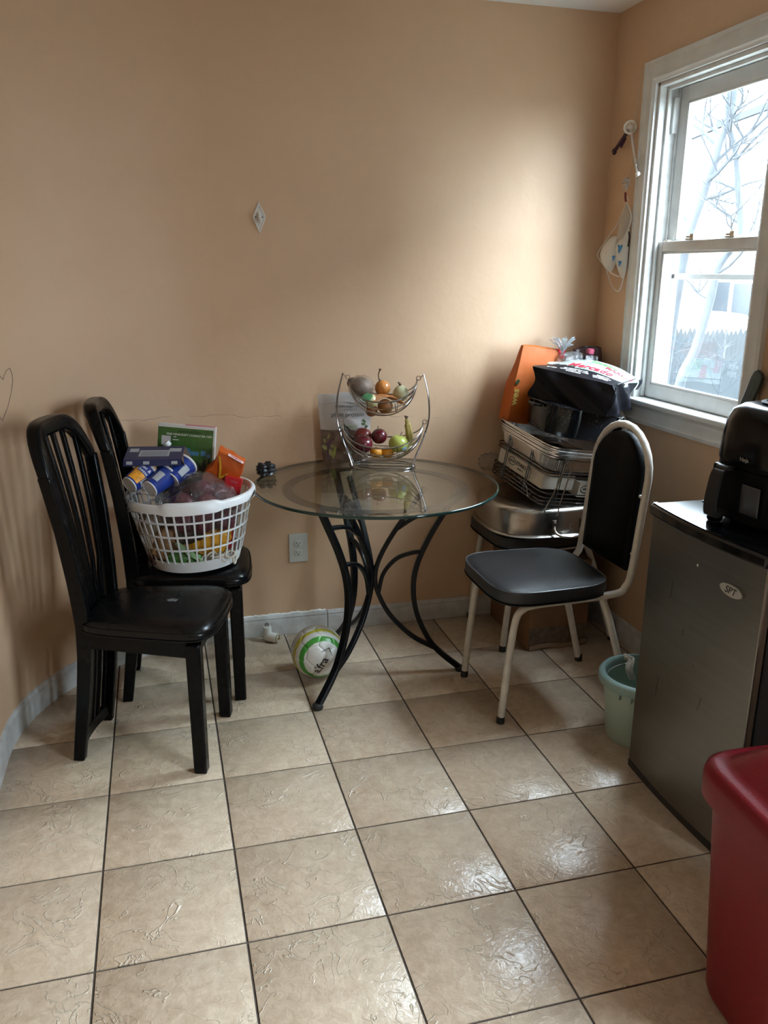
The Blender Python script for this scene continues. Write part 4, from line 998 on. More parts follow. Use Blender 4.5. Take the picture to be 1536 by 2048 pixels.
# orange noodle brick and red carton at the right
ORN = mat('orange_foil_wrapper', (.50, .085, .008), rough=.3, bump=.25, bscale=25)
ob = thing('orange_packet', 'bright orange wrapped snack packet leaning out of the basket', 'packet', (.418, 1.350, .785), (rad(10), rad(32), rad(-8)))
def obf(v, q): return Vector((q.x+.006*math.sin(4*v.z), q.y*(1-.2*abs(v.z)), q.z))
puff((.050, .036, .075), 12, .12, .004, 5, 4, obf).build('wrapper', ORN, ob, smooth=40)
MB().strip([(-.040, -.040, .060), (-.020, -.041, .030), (-.002, -.0415, -.010)], (.004, 0, 0), (0, .0006, 0)).build('yellow_stroke', mat('yellow_print', (.60, .33, .02), rough=.4), ob)
MB().strip([(-.002, -.0415, -.010), (.014, -.041, .018)], (.003, 0, 0), (0, .0006, 0)).build('yellow_stroke', mat('yellow_print', (.6, .3, .02)), ob)
MB().box((.012, -.028, .0785), (.060, .020, .0008)).build('print_panel', mat('pinkish_white_print', (.68, .52, .52), rough=.5), ob)
lettering('NISSIN', .013, mat('red_print', (.45, .02, .02), rough=.4), ob, (.012, -.028, .0795), (0, 0, 0))
REDC = mat('bright_red_card', (.52, .012, .018), rough=.3)
rc = thing('red_box', 'small bright red carton against the right rim of the basket', 'box', (.437, 1.292, .725), (rad(-6), rad(14), rad(-12)))
MB().box((0, .012, 0), (.062, .024, .105)).build('carton', REDC, rc, bevel=.001)
lettering('hershey', .016, TXW, rc, (.000, -.0008, -.006), (rad(90), rad(-90), 0), shear=.15); lettering('MILK', .011, mat('pink_print', (.5, .2, .2)), rc, (.004, -.0008, .036), (rad(90), 0, 0))
MB().box((-.0285, -.0006, 0), (.004, .0008, .104)).build('edge_stripe', mat('dark_red_card', (.25, .008, .012), rough=.4), rc)

# groceries seen through the lattice
YEL = mat('yellow_orange_pack', (.50, .24, .02), rough=.3, var=.35, vscale=22, bump=.3, bscale=25)
yb = thing('snack_bag', 'yellow and orange snack bag seen through the basket lattice', 'packet', (.350, 1.195, .590), (rad(8), rad(25), rad(10)))
puff((.065, .020, .055), 12, .5, .006, 2, 5).build('wrapper', YEL, yb, smooth=50)
MB().box((-.006, -.022, .032), (.022, .001, .024), rot=(0, rad(-25), 0)).build('barcode_label', mat('grey_white_print', (.3, .3, .3)), yb)
for k in range(6): MB().box((-.013+.003*k, -.0230, .034), (.0012, .0006, .016), rot=(0, rad(-25), 0)).build('print_line', INK, yb)
MB().box((-.016, -.022, .006), (.022, .001, .022), rot=(0, rad(-25), 0)).build('teal_label', mat('teal_print', (.03, .20, .19), rough=.4), yb)
for nm, lb_, cat_, loc, half, col, rot_ in (
    ('brown_packet', 'brown paper packet low in the basket on the left', 'packet', (.225, 1.200, .575), (.055, .022, .055), (.22, .115, .05), (0, .5, .1)),
    ('tan_packet', 'tan paper packet under the plastic bag in the basket', 'packet', (.185, 1.245, .640), (.060, .030, .045), (.20, .15, .09), (0, .3, .3)),
    ('dark_packet', 'dark wrapped packet in the middle of the basket', 'packet', (.285, 1.175, .625), (.040, .018, .036), (.03, .02, .015), (0, -.2, 0)),
    ('green_packet', 'green packet at the very bottom of the basket', 'packet', (.265, 1.190, .530), (.055, .024, .026), (.06, .16, .03), (0, .25, 0)),
    ('plum_packet', 'dark reddish packet at the bottom left of the basket', 'packet', (.195, 1.245, .528), (.045, .035, .026), (.07, .03, .02), (0, 0, .2)),
    ('green_leek', 'white and green spring onion slanting through the basket', 'vegetable', (.282, 1.160, .553), (.055, .007, .007), (.28, .42, .22), (0, .75, .1))):
    tag(puff(half, 10, .45, .005, len(nm), 4).build(nm, mat('%s_wrap' % nm, col, rough=.35, var=.3, vscale=35, bump=.25, bscale=30), loc=loc, rot=rot_, smooth=50), lb_, cat_)
cn = thing('red_can', 'dark red can at the right side of the basket', 'can', (.408, 1.225, .548))
MB().lathe([(.028, 0), (.030, .002), (.030, .076), (.0285, .079), (.004, .079)], 28).build('can_wall', mat('dark_red_can_print', (.24, .01, .014), rough=.3), cn, smooth=40)
MB().lathe([(.0285, .079), (.0300, .080), (.0300, .083), (.0275, .083), (.0275, .0805), (.002, .0805)], 28).build('lid', mat('dark_can_lid', (.05, .05, .05), rough=.3, metal=.8), cn)
for k in range(7):
    a = k*2.4; tag(MB().tube([(.016*math.cos(2*PI*i/18+a), .011*math.sin(2*PI*i/18), .016*math.sin(2*PI*i/18+a)*(1+.2*math.sin(a))) for i in range(18)], .0036, n=8, closed=True).build('pasta_ring', mat('pale_pasta', (.55, .50, .42), rough=.45), loc=(.335+.016*k, 1.165+.012*math.sin(a), .520+.010*(k % 3)), rot=(a, .5*a, 0), smooth=60), 'pale ring-shaped snack loose at the bottom right of the basket', 'snack', 'ring snacks at the bottom of the basket')

# ------------------------------------------------------------------ pile on the corner chair
ALU = mat('brushed_aluminium_pan', (.40, .385, .36), rough=.26, metal=1.0, var=.04, vscale=5, rvar=.05)
rp_ = thing('roasting_pan', 'upturned aluminium roasting pan on the corner chair seat', 'pan', (1.690, 1.423, .494), (0, 0, 0))
def sring(a, b, z, n=3.2): return [(x, y, z) for x, y in superellipse(a, b, n, 64)]
MB().loft([sring(.252, .232, 0), sring(.256, .236, .003), sring(.252, .232, .008), sring(.244, .224, .010), sring(.240, .220, .092), sring(.234, .214, .106), sring(.218, .198, .114), sring(.10, .09, .116), sring(.02, .02, .116)]).build('pan_body', ALU, rp_, smooth=50)
BOLT = mat('dark_bronze_bracket', (.10, .075, .06), rough=.4, metal=.8)
for x in (-.045, .075):
    MB().box((x, -.226, .050), (.018, .006, .036)).build('bracket', BOLT, rp_, bevel=.002)
    for z in (.040, .060): MB().sphere((x, -.230, z), .0042, 10, 6, (1, .6, 1)).build('rivet', mat('steel_rivet', (.5, .48, .45), rough=.3, metal=1), rp_)
MB().tube(smooth_path([(-.045, -.228, .036), (-.042, -.242, .020), (-.02, -.256, .010), (.015, -.262, .008), (.05, -.256, .010), (.072, -.242, .020), (.075, -.228, .036)], 5), .0055, n=10).build('handle', mat('chrome_handle', (.55, .54, .52), rough=.15, metal=1), rp_, smooth=60)

RK = (rad(7.5), rad(8), rad(8)); RKO = Vector((1.580, 1.200, .628)); RKM = Euler(RK).to_matrix()
DWIRE = mat('dark_chrome_wire', (.22, .22, .22), rough=.2, metal=1.0)
rkk = thing('wire_rack', 'dark chrome wire rack standing on the upturned pan', 'rack', RKO, RK)
KW, KD, KH = .335, .395, .19
def rect_loop(z, e=0, r=.03, n=5):
    P_ = []
    for cx_, cy_, a0 in ((KW-r+e, r-e, -90), (KW-r+e, KD-r+e, 0), (r-e, KD-r+e, 90), (r-e, r-e, 180)):
        for i in range(n+1): a = rad(a0+90*i/n); P_.append((cx_+r*math.cos(a), cy_+r*math.sin(a), z))
    return P_
for z in (0, .014, .028, .046, .115, .130, .182): MB().tube(rect_loop(z), .0024, n=7, closed=True).build('hoop', DWIRE, rkk)
for x, y in ((0, .13), (0, .30), (.06, 0), (.24, 0), (KW, .1), (KW, .3), (.08, KD), (.26, KD)):
    for d in (-.006, .006):
        dx, dy = (d, 0) if y in (0, KD) else (0, d)
        MB().tube([(x+dx, y+dy, 0), (x+dx, y+dy, .182)], .0024, n=6).build('upright', DWIRE, rkk)
gr = MB()
for k in range(7): gr.tube([(.025+.047*k, 0, 0), (.025+.047*k, KD, 0)], .0018, n=5); 
for k in range(5): gr.tube([(0, .04+.08*k, .001), (KW, .04+.08*k, .001)], .002, n=5)
g_ = gr.build('floor_grid', DWIRE, rkk); g_['kind'] = 'stuff'
MB().tube(smooth_path([(.060, -.008, .190), (.052, -.014, .120), (.030, -.020, .040), (.010, -.028, -.004), (.006, -.040, -.022), (.05, -.050, -.028), (.062, -.040, -.020), (.072, -.024, .02), (.085, -.016, .120), (.090, -.008, .190)], 5), .0026, n=7).build('bail_handle', DWIRE, rkk)
MB().tube(smooth_path([(-.004, .20, .046), (-.008, .12, .040), (-.008, .095, .030), (-.006, .085, .006), (-.006, .070, .004), (-.006, .062, .026), (-.006, .03, .030)], 4), .0024, n=6).build('bail_handle', DWIRE, rkk)
def rloc(x, y, z): return RKO + RKM @ Vector((x, y, z))
JB = mat('cream_printed_card', (.56, .53, .46), rough=.55, var=.06, vscale=20)
def jarbox(c, size, label, side):
    t = thing('jar_box', label, 'box', rloc(*c), RK)
    MB().box((0, 0, 0), size).build('carton', JB, t, bevel=.0015)
    hx, hy, hz = [k/2 for k in size]
    if side == 'x': R_ = (rad(90), 0, rad(-90)); P_ = lambda u, z: (-hx-.0008, -u, z)
    else: R_ = (rad(90), 0, 0); P_ = lambda u, z: (u, -hy-.0008, z)
    w0 = -.062 if side == 'x' else -.04
    ov = MB(); el = [Vector(P_(w0+.026*math.cos(2*PI*i/28), .004+.015*math.sin(2*PI*i/28))) for i in range(28)]
    ov.tube(el, .0013, n=5, closed=True); ov.build('emblem', INK, t)
    lettering('ASTOR', .011, INK, t, P_(w0, .004), R_, bold=.0002); lettering('ETHNO.', .021, INK, t, P_(w0+.070, .006), R_, bold=.0004); lettering('GRANDE M', .0085, INK, t, P_(w0+.066, -.012), R_)
    j = MB(); x0 = w0+.128 if side == 'x' else w0+.135
    j.tube([P_(x0+a, b) for a, b in ((-.012, -.020), (.012, -.020), (.014, .010), (.009, .015), (-.009, .015), (-.014, .010))], .0011, n=5, closed=True); j.tube([P_(x0+a, b) for a, b in ((-.010, .016), (.010, .016), (.010, .022), (-.010, .022))], .0011, n=5, closed=True); j.build('jar_drawing', INK, t)
    return t
jarbox((.085, .205, .080), (.145, .335, .060), 'cream jar box facing left in the wire rack', 'x')
jarbox((.245, .165, .062), (.150, .300, .060), 'cream jar box facing the camera in the wire rack', 'y')
tag(puff((.060, .05, .024), 12, .6, .008, 4, 5).build('produce_bag', mat('mauve_plastic_wrap', (.20, .12, .13), rough=.3, bump=.5, bscale=30, var=.3, vscale=20), loc=rloc(.12, .10, .138), rot=RK, smooth=50), 'mauve plastic-wrapped bundle on top of the jar boxes', 'bag')
tag(puff((.05, .06, .020), 12, .6, .008, 9, 5).build('produce_bag', mat('grey_plastic_wrap', (.16, .15, .15), rough=.25, bump=.5, bscale=30), loc=rloc(.10, .25, .138), rot=RK, smooth=50), 'grey plastic-wrapped bundle at the back of the wire rack', 'bag')
# stacked foil trays
FOIL = mat('crinkled_aluminium_foil', (.78, .78, .77), rough=.26, metal=1.0, bump=.15, bscale=45)
def foil_mesh():
    mb = MB(); n = 132; rings = []
    def lp(a, b, z, rip=0):
        o = []
        for i, (x, y) in enumerate(superellipse(a, b, 7, n)):
            k = 1+(rip if i % 2 else -rip); o.append((x*k, y*k, z))
        return o
    rings = [lp(.168, .212, .002), lp(.171, .215, .005), lp(.171, .215, .0005), lp(.159, .202, .001), lp(.155, .198, -.004, .006), lp(.144, .186, -.054, .006), lp(.138, .180, -.058), lp(.02, .02, -.058)]
    mb.loft(rings, cap=False); return mb
fm_ = foil_mesh().mesh('foil_tray', 25); fm_.materials.append(FOIL)
for k in range(6):
    lab = ('topmost foil tray in the stack on the wire rack', 'second foil tray from the top of the stack', 'third foil tray from the top of the stack', 'fourth foil tray from the top of the stack', 'fifth foil tray from the top of the stack', 'lowest foil tray in the stack on the wire rack')[5-k]
    o = link('foil_tray', fm_, loc=rloc(.152+.003*math.sin(k*2), .198+.003*math.cos(k*3), 0.188+.0075*k), rot=(RK[0]+.006*math.sin(k*5), RK[1], RK[2]+.015*math.sin(k*2.7)))
    tag(o, lab, 'foil tray', 'foil trays stacked on the wire rack')
    if k == 5: md = o.modifiers.new('thick', 'SOLIDIFY'); md.thickness = .0006
# speckled roaster
def speckle():
    m = bpy.data.materials.new('black_speckled_enamel'); m.use_nodes = True; nt = m.node_tree; b = nt.nodes['Principled BSDF']; L = nt.links.new
    tc = nn(nt, 'ShaderNodeTexCoord'); v = nn(nt, 'ShaderNodeTexVoronoi'); v.inputs['Scale'].default_value = 170; L(tc.outputs['Object'], v.inputs['Vector'])
    n = nn(nt, 'ShaderNodeTexNoise'); n.inputs['Scale'].default_value = 14; L(tc.outputs['Object'], n.inputs['Vector'])
    r = nn(nt, 'ShaderNodeMapRange'); r.inputs['From Min'].default_value = .10; r.inputs['From Max'].default_value = .17; r.inputs['To Min'].default_value = 1; r.inputs['To Max'].default_value = 0; L(v.outputs['Distance'], r.inputs['Value'])
    g = nn(nt, 'ShaderNodeMapRange'); g.inputs['From Min'].default_value = .55; g.inputs['From Max'].default_value = .62; L(n.outputs['Fac'], g.inputs['Value'])
    mu = nn(nt, 'ShaderNodeMath', operation='MULTIPLY'); L(r.outputs[0], mu.inputs[0]); L(g.outputs[0], mu.inputs[1])
    mx = nn(nt, 'ShaderNodeMix', data_type='RGBA'); L(mu.outputs[0], mx.inputs['Factor']); mx.inputs['A'].default_value = (.006, .007, .009, 1); mx.inputs['B'].default_value = (.55, .55, .52, 1)
    L(mx.outputs['Result'], b.inputs['Base Color']); b.inputs['Roughness'].default_value = .12; b.inputs['Specular IOR Level'].default_value = .35; return m
SPK = speckle()
RO = (rad(4), rad(9), rad(2)); ROC = Vector((1.762, 1.372, .870))
ro = thing('enamel_roaster', 'black speckled enamel roaster on the foil trays', 'roaster', ROC, RO)
MB().loft([sring(.140, .140, 0, 2.8), sring(.148, .150, .004, 2.8), sring(.156, .160, .06, 2.8), sring(.158, .163, .106, 2.8), sring(.163, .168, .108, 2.8), sring(.163, .168, .114, 2.8), sring(.158, .162, .117, 2.8), sring(.14, .14, .120, 2.8), sring(.05, .04, .121, 2.8)]).build('roaster_body', SPK, ro, smooth=40)
for s in (-1,): MB().tube(smooth_path([(s*.160, -.05, .098), (s*.182, -.045, .096), (s*.190, -.01, .096), (s*.182, .025, .096), (s*.160, .03, .098)], 4), .006, n=8, flat=.6).build('handle', SPK, ro)
MB().tube(smooth_path([(.09, -.160, .104), (.10, -.176, .108), (.12, -.172, .100), (.11, -.162, .096), (.13, -.156, .108), (.14, -.150, .100)], 4), .0028, n=6).build('tie', CAPM, ro)
# black carrier bag, filled, on its side
BGB = mat('black_woven_plastic_bag', (.009, .009, .012), rough=.36, spec=.14, bump=.05, bscale=30, rvar=.08, vscale=12)
BGT = None
def bag_print():
    m = bpy.data.materials.new('printed_bag_top'); m.use_nodes = True; nt = m.node_tree; b = nt.nodes['Principled BSDF']; L = nt.links.new
    tc = nn(nt, 'ShaderNodeTexCoord'); n = nn(nt, 'ShaderNodeTexNoise'); n.inputs['Scale'].default_value = 16; n.inputs['Detail'].default_value = 2; L(tc.outputs['Object'], n.inputs['Vector'])
    r = nn(nt, 'ShaderNodeValToRGB'); e = r.color_ramp.elements; e[0].position = .30; e[0].color = (.22, .42, .34, 1); e[1].position = .46; e[1].color = (.42, .50, .50, 1)
    x = e.new(.60); x.color = (.50, .56, .56, 1); x = e.new(.66); x.color = (.20, .45, .22, 1); x = e.new(.72); x.color = (.50, .50, .22, 1)
    L(n.outputs['Fac'], r.inputs['Fac']); L(r.outputs['Color'], b.inputs['Base Color']); b.inputs['Roughness'].default_value = .3; return m
BGT = bag_print()
BGR = (rad(1), rad(8.5), rad(-50)); BGC = Vector((1.788, 1.318, 1.048))
bgg = thing('carrier_bag', 'stuffed black carrier bag with a printed pale green top side', 'bag', BGC, BGR)
HB = (.163, .112, .060)
def bfn(v, q):
    z = q.z
    if v.z > .3: z += .034*max(0, 1-((v.x-.05)/.95)**2)*max(0, min(1, (v.y+1)/1.3))*(v.z-.3)/.7
    x = q.x + (.010*math.sin(v.y*5+v.z*3)*(abs(v.x) > .8)); y = q.y+.006*math.sin(v.x*6+v.z*4)*(abs(v.y) > .8)
    return Vector((x, y, z))
bm_ = puff(HB, 18, .05, .002, 6, 3.2, bfn)
bm_.mi = [1 if (sum(bm_.v[i][2] for i in f)/4 > .045+.0 and sum(bm_.v[i][1] for i in f)/4 > -.040+.05*max(0, -sum(bm_.v[i][0] for i in f)/4/.17)) else 0 for f in bm_.f]
bgo = bm_.build('bag_body', [BGB, BGT], bgg, smooth=45)
def topz(x, y):
    vx, vy = x/HB[0], y/HB[1]; return .0605+.034*max(0, 1-((vx-.05)/.95)**2)*max(0, min(1, (vy+1)/1.3))
def on_top(txt, size, m, x, y, **k):
    o = lettering(txt, size, m, bgg, (0, 0, 0), (0, 0, 0), **k)
    for v in o.data.vertices:
        X_, Y_ = v.co.x+x, v.co.y+y; v.co = (X_, Y_, topz(X_, Y_)+.0012+v.co.z)
for t_, x, y in (('203 ROOSEVELT AVE', -.020, -.058), ('MASSAPEQUA, NY 11762', -.020, -.071), ('516-809-2626', -.018, -.084), ('SOUTH ST', .090, -.060), ('HICKSVILLE NY', .090, -.072), ('631-765-4000', .090, -.084), ('MARKET', -.11, -.075)): on_top(t_, .0105, TXW, x, y, bold=.0001)
on_top('Mercado', .050, mat('raspberry_print', (.50, .035, .06), rough=.4), .02, -.012, bold=.001, shear=.2)
on_top('FRESH', .040, mat('leaf_green_print', (.12, .38, .10), rough=.4), .05, .055, bold=.001); on_top('MARKET', .030, mat('raspberry_print', (.5, .03, .06)), .12, .03, bold=.0008)
MB().tube(smooth_path([(.163, -.10, .062), (.166, 0, .064), (.163, .10, .062)], 4), .0022, n=6).build('seam', BGB, bgg)
MB().tube(smooth_path([(.164, -.113, .055), (.166, -.115, 0), (.163, -.113, -.055)], 4), .0022, n=6).build('seam', BGB, bgg)
MB().strip(smooth_path([(.150, .108, .035), (.158, .130, .045), (.166, .150, .052), (.166, .158, .036), (.160, .150, .012)], 4), (0, .016, 0), (.0012, 0, .0012)).build('handle', BGB, bgg, smooth=60)
# orange bag behind
OBG = mat('orange_nonwoven_bag', (.44, .10, .014), rough=.55, spec=.3, bump=.3, bscale=14, var=.12, vscale=9)
og = thing('orange_bag', 'upright orange shopping bag behind the black roaster', 'bag', (1.690, 1.560, 1.03), (rad(3), rad(8.5), rad(6)))
def ogf(v, q): return Vector((q.x*(1-.18*max(0, v.z)), q.y*(1-.75*max(0, (v.z+.2)/1.2)), q.z))
puff((.104, .040, .155), 14, .10, .004, 3, 3, ogf).build('bag_body', OBG, og, smooth=45)
GOLD = mat('gold_print', (.62, .45, .12), rough=.4)
lettering('wes', .042, GOLD, og, (-.094, -.0430, -.050), (rad(90), rad(-90), 0), bold=.001); MB().box((-.094, -.040, .010), (.014, .001, .020), rot=(0, rad(20), 0)).build('leaf_print', mat('dark_green_leaf_print', (.04, .07, .025), rough=.5), og)
# red-capped bottle, clear bag with knot, dark packs
rb = thing('red_cap_bottle', 'clear bottle with a wide red cap behind the orange bag', 'bottle', (1.800, 1.600, .905), (0, rad(4), 0))
MB().lathe([(.034, 0), (.038, .004), (.038, .19), (.030, .215), (.022, .225), (.022, .235)], 24).build('bottle_body', mat('amber_bottle_plastic', (.30, .12, .05), rough=.3), rb, smooth=40)
MB().lathe([(.0275, .228), (.0285, .230), (.0285, .262), (.026, .266), (.004, .267)], 28).build('cap', mat('red_bottle_cap', (.50, .015, .03), rough=.3), rb, smooth=40)
kb = thing('knotted_bag', 'clear plastic bag with a frilly knotted top in the corner', 'bag', (1.850, 1.540, 1.10))
puff((.060, .045, .055), 12, .7, .008, 2, 5).build('bag_body', clear_mat('frosty_clear_bag', tint=(.88, .90, .92), refl=.12, rough=.15, bump=1.0, bscale=40, haze=.25), kb, smooth=60)
rng = random.Random(11)
for k in range(16):
    a = 2*PI*k/16+rng.uniform(-.2, .2); L_ = rng.uniform(.035, .06); h_ = rng.uniform(.012, .045)
    p0 = Vector((-.045, 0, .060)); p1 = p0+Vector((math.cos(a)*L_*.4, math.sin(a)*L_*.4, .024+h_*.3)); p2 = p0+Vector((math.cos(a)*L_, math.sin(a)*L_, .030+h_*.8))
    s_ = Vector((-math.sin(a), math.cos(a), rng.uniform(-.5, .5)))*.011
    MB().strip([p0, p1, p2], [tuple(s_*.2), tuple(s_*.7), tuple(s_)], (0, 0, .0004)).build('frill', clear_mat('frosty_clear_frill', tint=(.85, .88, .90), refl=.16, rough=.2, haze=.38), kb, smooth=60)
pk = thing('sauce_packet', 'pink-capped dark sauce packet beside the knotted bag', 'packet', (1.905, 1.505, 1.10), (0, rad(6), 0))
puff((.030, .020, .055), 8, .3, .003, 5, 4).build('wrapper', mat('dark_foil_wrap', (.03, .025, .03), rough=.25, bump=.4, bscale=30), pk, smooth=45)
MB().lathe([(.014, 0), (.016, .004), (.016, .018), (.010, .022), (.002, .022)], 18, c=(0, 0, .058)).build('cap', mat('pink_cap', (.55, .10, .18), rough=.35), pk)
dk = thing('chip_bag', 'dark glossy snack bag standing in the room corner', 'bag', (1.945, 1.585, 1.055), (rad(4), rad(-3), rad(-10)))
def dkf(v, q): return Vector((q.x, q.y*(1-.8*abs(v.z)**3), q.z))
puff((.058, .032, .120), 12, .2, .006, 7, 4, dkf).build('bag_body', mat('black_maroon_foil', (.045, .012, .014), rough=.2, bump=.35, bscale=22, var=.6, vscale=10), dk, smooth=45)
# bit of clear film poking out beside the table
tag(puff((.040, .014, .030), 10, .7, .010, 5, 6).build('plastic_film', clear_mat('limp_clear_film', tint=(.93, .93, .93), refl=.03, rough=.12, bump=1, bscale=45, haze=.06), loc=(1.530, 1.590, .715), smooth=60), 'limp clear plastic sticking out left of the wire rack', 'plastic film')
# cardboard box under the corner chair
CBD = mat('brown_cardboard', (.16, .085, .040), rough=.8, var=.2, vscale=9, bump=.08, bscale=60)
cbx = thing('cardboard_box', 'worn brown cardboard box under the corner chair', 'box', (1.715, 1.440, 0), (0, 0, rad(1)))
MB().box((0, 0, .185), (.262, .385, .37)).build('carton', CBD, cbx, bevel=.003)
MB().box((.0, -.1935, .05), (.255, .002, .09)).build('torn_flap', mat('grey_worn_cardboard', (.11, .085, .06), rough=.9, var=.4, vscale=40, bump=.4, bscale=50), cbx)
MB().strip(smooth_path([(-.125, -.196, .012), (-.05, -.197, .018), (.03, -.197, .010), (.125, -.196, .020)], 4), (0, .001, .003), (0, 0, .006)).build('torn_edge', mat('pale_torn_card', (.25, .18, .12), rough=.9), cbx)
for t_, z, s_ in (('SMART AIR', .262, .020), ('Multi-Function 9qt', .225, .018)): lettering(t_, s_, mat('faded_brown_print', (.06, .03, .015), rough=.8), cbx, (.01, -.1945, z), (rad(90), 0, 0))
MB().box((-.1315, .09, .16), (.001, .018, .03)).build('printed_mark', INK, cbx); MB().box((-.1315, .09, .20), (.001, .012, .02)).build('printed_mark', INK, cbx)
MB().strip([(-.02, -.1942, .37), (-.02, -.1942, .30)], (.02, 0, 0), (0, .0003, 0)).build('tape', clear_mat('brown_tape', tint=(.6, .45, .3), refl=.08, rough=.1), cbx)

# ------------------------------------------------------------------ air fryer on the fridge
AFB = mat('black_gloss_fryer', (.0015, .0015, .0018), rough=.18, spec=.22); AFD = mat('black_matt_fryer', (.0015, .0015, .0018), rough=.38, spec=.10)
af = thing('air_fryer', 'black air fryer with front drawer on top of the fridge', 'air fryer', (1.765, .165, .848), (0, 0, rad(4)))
def afr(a, z, n=3.0): return [(x, y, z) for x, y in superellipse(a, a*.97, n, 64)]
MB().loft([afr(.105, 0), afr(.128, .006), afr(.140, .03), afr(.150, .10), afr(.152, .165)]).build('lower_body', AFD, af, smooth=50)
MB().loft([afr(.1535, .163), afr(.1545, .167), afr(.152, .215), afr(.146, .262), afr(.134, .290), afr(.112, .304), afr(.08, .308), afr(.02, .309)]).build('upper_body', AFB, af, smooth=50)
MB().loft([afr(.082, .307, 2.2), afr(.084, .312, 2.2), afr(.072, .314, 2.2), afr(.066, .309, 2.2), afr(.01, .309, 2.2)]).build('top_panel', AFD, af, smooth=40)
dw = MB().loft([[(-.158-.012*(1-(y/.09)**2), y, z) for y, z in ((-.095, .018), (.095, .018), (.098, .150), (-.098, .150))], [(-.120, y, z) for y, z in ((-.095, .018), (.095, .018), (.098, .150), (-.098, .150))]]).build('drawer', AFD, af, bevel=.004)
MB().box((-.1605, -.050, .082), (.006, .062, .075)).build('window', mat('smoked_window', (.03, .03, .032), rough=.12), dw, bevel=.003)
hd = MB().strip(smooth_path([(-.158, .036, .150), (-.188, .036, .148), (-.200, .036, .10), (-.204, .036, .055), (-.196, .036, .030), (-.160, .036, .034)], 5), (0, .019, 0), (.005, 0, .005)).build('handle', mat('dark_grey_handle', (.014, .013, .012), rough=.4, spec=.3), dw, smooth=50)
lettering('Ninja', .014, mat('grey_print', (.30, .30, .30), rough=.5), af, (-.1565, -.010, .178), (rad(90), 0, rad(-90)))
MB().lathe([(.018, 0), (.020, .004), (.020, .030), (.014, .040), (.003, .042)], 20, c=(-.150, .075, -.001)).build('knob', AFB, af, smooth=50)
pd = thing('paddle', 'narrow dark green paddle propped on the window sill end behind the air fryer', 'paddle', (1.990, .668, 1.0065), (rad(23), 0, 0))
pdm = MB(); pdm.loft([[(dx_, y, z) for y, z in ((-.022, .009), (.022, -.009), (.024, .165), (.020, .186), (.010, .195), (-.010, .195), (-.020, .186), (-.024, .165))] for dx_ in (-.006, .006)])
pdm.build('blade', mat('dark_green_plastic', (.020, .030, .026), rough=.4), pd, bevel=.003)
MB().box((-.0065, 0, .10), (.001, .010, .12)).build('ridge', mat('dark_green_plastic', (.02, .03, .026)), pd)

# ------------------------------------------------------------------ things hung beside the window
CRD = mat('yellowed_cord', (.50, .44, .33), rough=.8)
MB_c = MB().tube(smooth_path([(1.990, 1.418, 2.195), (1.994, 1.434, 2.10), (1.996, 1.452, 2.00), (2.000, 1.440, 1.93), (2.000, 1.455, 1.86), (1.998, 1.470, 1.80)], 5), .0014, n=6)
tag(MB_c.build('window_cord', CRD, smooth=60), 'thin yellowed cord hanging from the top corner of the window', 'cord')
bt = thing('cord_button', 'round white lace-like button on the window cord', 'button', (1.985, 1.462, 1.998), (rad(90), 0, rad(-32)))
CRM = mat('cream_plastic', (.72, .69, .64), rough=.4)
MB().tube([(.021*math.cos(2*PI*i/26), .021*math.sin(2*PI*i/26), 0) for i in range(26)], .0045, n=8, closed=True).build('ring', CRM, bt, smooth=60)
for k in range(6): a = PI*k/6; MB().tube([(-.020*math.cos(a), -.020*math.sin(a), 0), (.020*math.cos(a), .020*math.sin(a), .001)], .0017, n=5).build('spoke', CRM, bt)
pc = thing('purple_clip', 'dark purple plastic clip dangling from the white button', 'clip', (1.992, 1.478, 1.985))
PUR = mat('dark_purple_plastic', (.035, .008, .028), rough=.35)
MB().strip([(0, 0, .008), (-.002, .045, -.022), (-.004, .090, -.055)], (.004, 0, 0), (0, .003, .006)).build('arm', PUR, pc, bevel=.001)
MB().strip([(.004, .03, -.018), (.004, .060, -.046)], (.003, 0, 0), (0, .0025, .004)).build('arm', PUR, pc, bevel=.001)
MB().box((-.004, .094, -.058), (.012, .016, .020), rot=(rad(-35), 0, 0)).build('jaw', PUR, pc, bevel=.002)
tw = thing('white_strap', 'knotted white elastic strap hanging from the button', 'strap', (1.990, 1.462, 1.990))
WEL = mat('white_elastic', (.66, .65, .62), rough=.8)
for dx_ in (-.003, .003): MB().tube(smooth_path([(0, dx_, 0), (-.002, -.020+dx_, -.05), (-.003, -.045+dx_, -.10), (-.003, -.062+dx_, -.14), (-.003, -.072, -.158)], 5), .0024, n=6).build('strand', WEL, tw, smooth=60)
MB().sphere((-.003, -.076, -.163), .010, 12, 8, (1, 1.2, .9), lambda p: 1+.25*wob(p, 3, 4)).build('knot', WEL, tw); MB().sphere((-.003, -.060, -.130), .005, 10, 6).build('knot', WEL, tw)
kn = thing('knotted_ribbon', 'crumpled white ribbon knot above the face mask', 'ribbon', (1.994, 1.468, 1.800))
for k in range(6):
    a = k*1.05; MB().strip(smooth_path([(0, 0, 0), (-.006, .014*math.cos(a), .014*math.sin(a)), (-.002, .024*math.cos(a+.4), .024*math.sin(a+.4)), (.002, .010*math.cos(a+.9), .010*math.sin(a+.9))], 3), (.004, 0, 0), (0, .0006, .0006)).build('loop', WEL, kn, smooth=60)
for k, (y, z) in enumerate(((.010, -.03), (-.012, -.045), (-.006, -.065))): MB().strip([(0, y, z), (0, y-.008, z-.016)], (.001, 0, 0), (0, .003, .002)).build('frayed_end', WEL, kn)
mk_ = thing('face_mask', 'white cloth face mask hanging beside the window', 'mask', (1.990, 1.470, 1.735), (0, 0, rad(6)))
